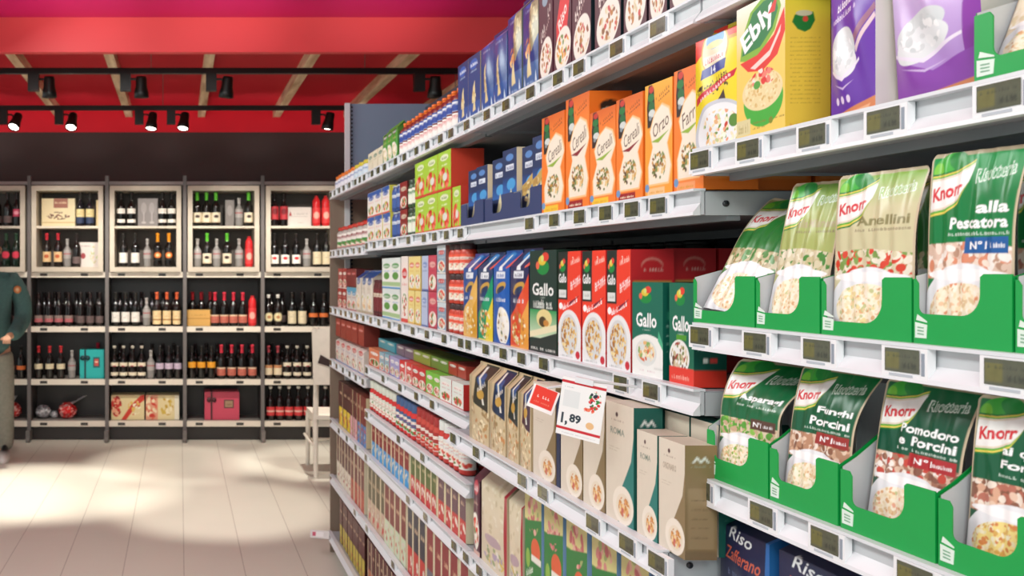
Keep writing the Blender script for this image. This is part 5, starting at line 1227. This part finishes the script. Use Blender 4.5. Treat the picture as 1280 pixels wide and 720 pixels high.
def purple(bg, light, seed, big):
    c = Cv(.14, .23, 950, bg); c.r.seed(seed)
    if light: c.grad(0, 0, 1, 1, '#a878cc', '#dccaec'); c.poly([(.86, 0), (1, 0), (1, 1), (.95, 1), (.87, .6)], '#8a3aa4'); c.poly([(0, 0), (1, 0), (1, .26), (.5, .17), (0, .30)], '#8e48ae')
    c.poly([(.28, .80), (.46, .82), (.5, 1), (.30, 1)], '#f0d060') if not big else c.poly([(.04, .70), (.22, .74), (.2, .84), (.05, .8)], '#efd9a8')
    c.marks(.2 if not big else .34, .8, .74 if not big else .93, .06, '#f4f0fa', .18, 7); c.marks(.12 if not big else .3, .72, .66 if not big else .86, .045, '#e8def4', .18, 8)
    if not big: c.poly([(.6, .48), (.98, .66), (1, .62), (.66, .44)], '#9a6a84'); c.poly([(.66, .42), (.98, .6), (1, .57), (.68, .38)], '#e0c8d0')
    ru = .26 if not big else .34; cu = .4 if not big else .42
    c.ell(cu, .42, ru, .15 if not big else .10, '#d4dadc', .3 if big else 0); c.ell(cu, .34, ru*1.05, .1, '#e6e9ec', .25 if big else 0); c.food(cu, .4, ru*.8, .11, ['#eef0f2', '#d6dadc', '#f6f7f8', '#ccd2d4'], 50, .05)
    c.poly([(cu-ru*1.2, .30), (cu, .225), (cu+ru*1.3, .33), (cu+ru*1.3, .35), (cu, .25), (cu-ru*1.2, .32)], '#efe6f6'); c.poly([(cu-ru*.9, .22), (cu, .17), (cu+ru*.8, .22), (cu, .185)], '#d0b8e4')
    if not big:
        for u in (.2, .34, .48): c.ell(u, .11, .04, .025, '#e8d8f2')
    c.poly([(0, 0), (1, 0), (1, .09), (.6, .06), (.3, .035), (0, .03)], '#d88a5c'); c.poly([(.1, 0), (.8, 0), (.9, .05), (.4, .02)], '#edb48a'); return c
y0, y1 = nyf(1034), nyf(1100); o = make_sack('rice_bag', (y0-y1)*.97, .19, .075, purple('#6a3aa8', None, 3, False), '#d9d5cf', ts=.86, bulge=.008, seed=3); place(o, (y0+y1)/2, N1+ITEM0, XN, .012, -.10); tag(o, 'violet rice bag with white rice mound, left and slimmer of two', 'bag')
y0, y1 = nyf(1106), nyf(1212); o = make_sack('rice_bag', (y0-y1)*.97, .185, .085, purple('#b08ad0', '#b99ad6', 4, True), '#d4cfc8', ts=.86, bulge=.014, seed=9); place(o, (y0+y1)/2, N1+ITEM0, XN, .014, .03, lean=.06); tag(o, 'large pale violet rice bag with white rice picture, right one', 'bag')
o = make_sack('rice_bag', .10, .19, .085, purple('#7a4a9c', None, 8, False), '#cfc8c4', ts=.86, seed=11); place(o, nyf(1238)-.01, N1+ITEM0, XN, .125, 0); tag(o, 'violet rice bag behind the upper green tray', 'bag')
def greentray(x0, x1, z, hf, hb, d, lab, gap=.006, **k):
    y0, y1 = nyf(x0), nyf(x1); o = make_tray('display_tray', (y0-y1)*.985, hf, hb, d, **k); place(o, (y0+y1)/2, z+ITEM0, XN, gap); tag(o, lab, 'tray', 'green cardboard trays of the nearest bay'); return (y0+y1)/2, (y0-y1)
cy, w = greentray(1224, 1420, N1, .075, .10, .11, 'green cardboard tray on the near upper shelf at the right edge', notch=(.14, .8, .32))
def pch(cy, w, z, art, lab, h=.20, lean=.0, gap=.028, yaw=0, curl=0.0, t=.035, seed=1, roll=0):
    o = make_pouch('risotto_pouch', w, h, t, art, curl=curl, seed=seed); o.location = (XN+gap, cy, z+ITEM0+.0025+t*1.1*math.sin(max(0, lean))+abs(roll)*w/2); o.rotation_euler = (-lean, roll, -math.pi/2+yaw); tag(o, lab, 'pouch'); return o
PI_ = ['#d9a98c', '#e8c8b0', '#b8705c', '#f2e4d4', '#8a5a44']
a = art_pouch('#f0e4c8', '#e8dcb8', '', None, ['#efe2c8', '#e0cfa8', '#f6eedc'], RICE, light=True, script=False, seed=31)
pch(cy+.01, .12, N1, a, 'pale pouch leaning in the upper green tray at the right edge', lean=.35, seed=3, h=.12, gap=.014)
# middle near shelf: four trays and a fifth cut by the frame
G1, G2 = '#067a3c', '#0c5a36'
TR = [(871, 949), (950, 1031), (1032, 1147), (1148, 1274), (1276, 1440)]
arts = [art_pouch('#2c7a34', '#a89c6c', '', None, ['#c8bc94', '#4f8a3c', '#e0d4b0', '#a89060'], RICE, light=True, seed=11, titlecol='#efe6c8'),
        art_pouch('#a9b468', '#6f9a3c', 'alla Milanese', None, ['#d8cfae', '#4a8a38', '#c8bc90', '#e8e0c8'], RICE, light=True, seed=12, titlecol='#b0a47c'),
        art_pouch('#cfcf9c', '#7fae3c', 'Anellini', None, ['#dcd2b0', '#d8432c', '#efe8d4', '#7fa050'], RICE+['#f2dfa0'], light=True, seed=13, titlecol='#8a8458'),
        art_pouch(G1, '#12964a', 'alla|Pescatora', 'N°1', ['#e0c4b0', '#d98c6c', '#f2e0d0', '#b89078', '#f6f0e8'], ['#f6ead0', '#efc8a0', '#f4dfb8', '#e09468', '#e0c498', '#fff6e4', '#fbf0d8'], band=('#1c5a9c', .5, .94), seed=14),
        art_pouch(G1, '#12964a', 'alla|Zucca', 'N°1', PI_, RICE, band=('#a8262c', .45, .94), seed=15)]
arts[2] = art_pouch('#cfc9a0', '#86b23e', 'Anellini', None, ['#dcd2b0', '#d8432c', '#efe8d4', '#7fa050'], RICE+['#f2dfa0'], light=True, seed=13, titlecol='#8a8458')
leans = [.42, .16, .02, .01, .01]; labs = ['strongly leaning green and beige pouch, leftmost in the near middle trays', 'slightly leaning olive green pouch, second in the near middle trays', 'pale olive pouch with tomato picture, third in the near middle trays', 'green pouch reading Pescatora with blue band', 'green pouch cut by the right frame edge, near middle shelf']
for k, (a_, b_) in enumerate(TR):
    cy, w = greentray(a_, b_, N2, .077 if k > 2 else .073, .092, .12, 'green cardboard tray with pouch, %s on the near middle shelf' % nth(k, 5), notch=(.05, .70, [.28, .32, .26, .44, .4][k]))
    pch(cy+[.004, .004, .003, .004, .001][k], min([.126, .108, .130, .112, .12][k], w-.0145), N2, arts[k], labs[k], h=[.195, .195, .195, .202, .205][k], lean=leans[k], gap=.012, seed=k+1, curl=.2 if k == 0 else .05, t=.03, yaw=[0, 0, .0, .01, 0][k], roll=[.08, .02, .0, .010, 0][k])
    if k in (1, 2, 3):
        o = pch(cy, w*.85, N2, arts[4] if k == 3 else arts[0], 'pouch standing behind the %s front pouch, near middle shelf' % ORD[k], h=.19, lean=.02, gap=.075, seed=k+9); 
# lower near shelf: trays with high slanting sides
TL = [(888, 966), (967, 1054), (1056, 1177), (1179, 1330)]
la = [art_pouch('#0f6438', '#14803c', 'Asparagi', 'N°1', ['#e0cfb0', '#5aa034', '#8ac04c', '#c8a888'], RICE+['#8ab04c', '#c9d88c'], band=('#5a3a2c', .6, .95), seed=21),
      art_pouch('#0c5a38', '#0f7a3c', 'Funghi|Porcini', 'N°1', ['#b98a6c', '#e8cdb4', '#8a5a40', '#d9b090', '#f0e2d4'], RICE, band=('#9c2c28', .5, .95), seed=22),
      art_pouch('#0b5238', '#0f6a3c', 'Pomodoro|e Porcini', 'N°1', ['#a8745c', '#e0c0a8', '#c84838', '#f4ece4', '#8a5a48'], RICE+['#f0b090'], band=('#b0262c', .45, .95), seed=23),
      art_pouch('#0c5a38', '#0f7a3c', 'ai quattro|Formaggi', None, ['#8a5a44', '#d9a98c', '#b8705c', '#f2e4d4', '#e8c8b0'], ['#f4e08c', '#efe6b8', '#e0b45c', '#f8f0d0', '#d98848'], seed=24)]
ll = ['green pouch with asparagus picture, leftmost in near lower trays', 'green pouch reading Funghi Porcini, near lower trays', 'green pouch reading Pomodoro e Porcini, near lower trays', 'green pouch with yellow risotto bowl at right edge, near lower trays']
for k, (a_, b_) in enumerate(TL):
    cy, w = greentray(a_, b_, N3, .078, .165, .125, 'green cardboard tray with high slanting sides, %s on the near lower shelf' % nth(k, 4), notch=(.13, .70, .42), slant=.15)
    pch(cy-.003, w*.9, N3, la[k], ll[k], h=[.178, .182, .180, .180][k], lean=[.05, .10, .12, .06][k], gap=[.012, .012, .022, .022][k], seed=k+20, curl=[.28, .1, .05, .05][k], t=.035, yaw=[.04, 0, -.02, .03][k])
# bottom near shelf: navy saffron rice packs
def navyp(seed):
    c = Cv(.13, .2, 850, '#23264a'); c.r.seed(seed); c.grad(0, 0, 1, .42, '#2c8ad8', '#262a50'); c.text('Riso', .45, .85, .09, '#e4e8ea', w=.46, rot=-.1, slant=.25, bold=.01); c.text('Zafferano', .5, .70, .10, '#d0644a', w=.70, rot=-.05, slant=.2, bold=.01)
    c.marks(.2, .8, .57, .05, '#5c6a8c', n=7); c.food(.45, .16, .3, .14, ['#f0c84c', '#f6e6a0', '#e8a830', '#fff4d0'], 60, .05); c.poly([(.88, 0), (1, 0), (1, 1), (.94, 1)], '#2f6ab0'); return c
for k, (a_, b_) in enumerate([(884, 948), (956, 1050), (1060, 1180), (1190, 1330)]):
    y0, y1 = nyf(a_), nyf(b_); o = make_sack('rice_bag', (y0-y1)*.96, .198, .06, navyp(k), '#2c6ca8', ts=.9, seed=k+40); place(o, (y0+y1)/2, N4+ITEM0, XN, .03, .02*(k-1)); tag(o, 'dark blue saffron rice bag under the green trays, %s' % nth(k, 4), 'bag', 'dark blue rice bags')

# ------------------------------------------------------------------ hanging price cards on the third shelf rail
c = Cv(.1, .145, 1100, '#f6f7f6'); c.rect(0, .90, 1, .945, '#cf2a36'); c.rect(0, .10, 1, .145, '#cf2a36'); c.marks(.08, .32, .84, .02, '#8a9098', n=5); c.rect(.08, .5, .44, .78, '#e6eaea')
c.text('1,', .16, .28, .22, '#1f3440', w=.15, bold=.04); c.text('89', .40, .32, .15, '#1f3440', w=.26, bold=.04); c.food(.78, .7, .14, .16, ['#e03030', '#2c8a3c', '#f4f0ea', '#203040', '#d83c3c'], 34, .05); c.food(.68, .52, .12, .05, ['#e8402c', '#f08060'], 12, .05); c.ell(.74, .26, .09, .06, '#ecc08a'); c.marks(.1, .9, .05, .012, '#b0b4b8', n=14)
mb = MB(); patch(mb, (-.037, 0, -.105), (.037, 0, -.105), (.037, 0, 0), (-.037, 0, 0), c); mb.box(-.037, .037, .0004, .0014, -.105, 0, '#f2f2f0')
o = mb.obj('price_card', 'paper'); yc_ = yf(731, .70); o.location = (.700, yc_, 1.312); o.rotation_euler = (.10, R(9), -math.pi/2+.85)
cm = MB(); cm.box(-.015, .015, -.003, .004, -.006, .004, '#e9edf0'); cm.obj('clip', 'plastic', o)
am = MB().tube([(.700, yc_, 1.312), (.74, yc_+.004, 1.308), (.795, yc_+.01, 1.300)], .0025, 6, '#e4e8ea')
bpy.context.view_layer.update(); ar = am.obj('arm', 'plastic'); ar.parent = o; ar.matrix_parent_inverse = o.matrix_world.inverted()
tag(o, 'hanging white price card with red lines and large 1,89', 'price card')
c = Cv(.06, .055, 1000, '#f6f4f2'); c.rect(.08, .16, .92, .97, '#e5331f'); c.marks(.25, .75, .6, .16, '#ffe8e0', n=3); c.marks(.2, .8, .34, .08, '#f08a70', n=5)
mb = MB(); patch(mb, (-.026, 0, -.046), (.026, 0, -.046), (.026, 0, 0), (-.026, 0, 0), c); mb.box(-.026, .026, .0004, .0012, -.046, 0, '#f2f2f0')
o = mb.obj('price_card', 'paper'); yc_ = yf(684, .708); o.location = (.708, yc_, 1.276); o.rotation_euler = (-.2, R(16), -math.pi/2+.75)
am = MB().tube([(.708, yc_, 1.276), (.75, yc_+.004, 1.282), (.795, yc_+.01, 1.288)], .0025, 6, '#e4e8ea')
bpy.context.view_layer.update(); ar = am.obj('arm', 'plastic'); ar.parent = o; ar.matrix_parent_inverse = o.matrix_world.inverted()
tag(o, 'small red offer card hanging left of the white price card', 'price card')
# carton blank sticking out at the foot of the shelving
c = Cv(.1, .06, 500, '#dcd8d4'); c.rect(.1, .2, .7, .8, '#f0ecea'); c.rect(.12, .25, .3, .75, '#c8506a')
o = make_box('price_card_holder', .10, .04, .012, c, '#cfd2d4', '#e4e6e8'); o.location = (XF-.066, YA-.05, S7+.014); o.rotation_euler = (-.4, 0, -.3); MB().box(-.05, .09, .012, .018, .0, .006, '#d8dcde').obj('arm', 'plastic', o)
tag(o, 'white card holder with pink print at the far foot of the shelving', 'card holder')
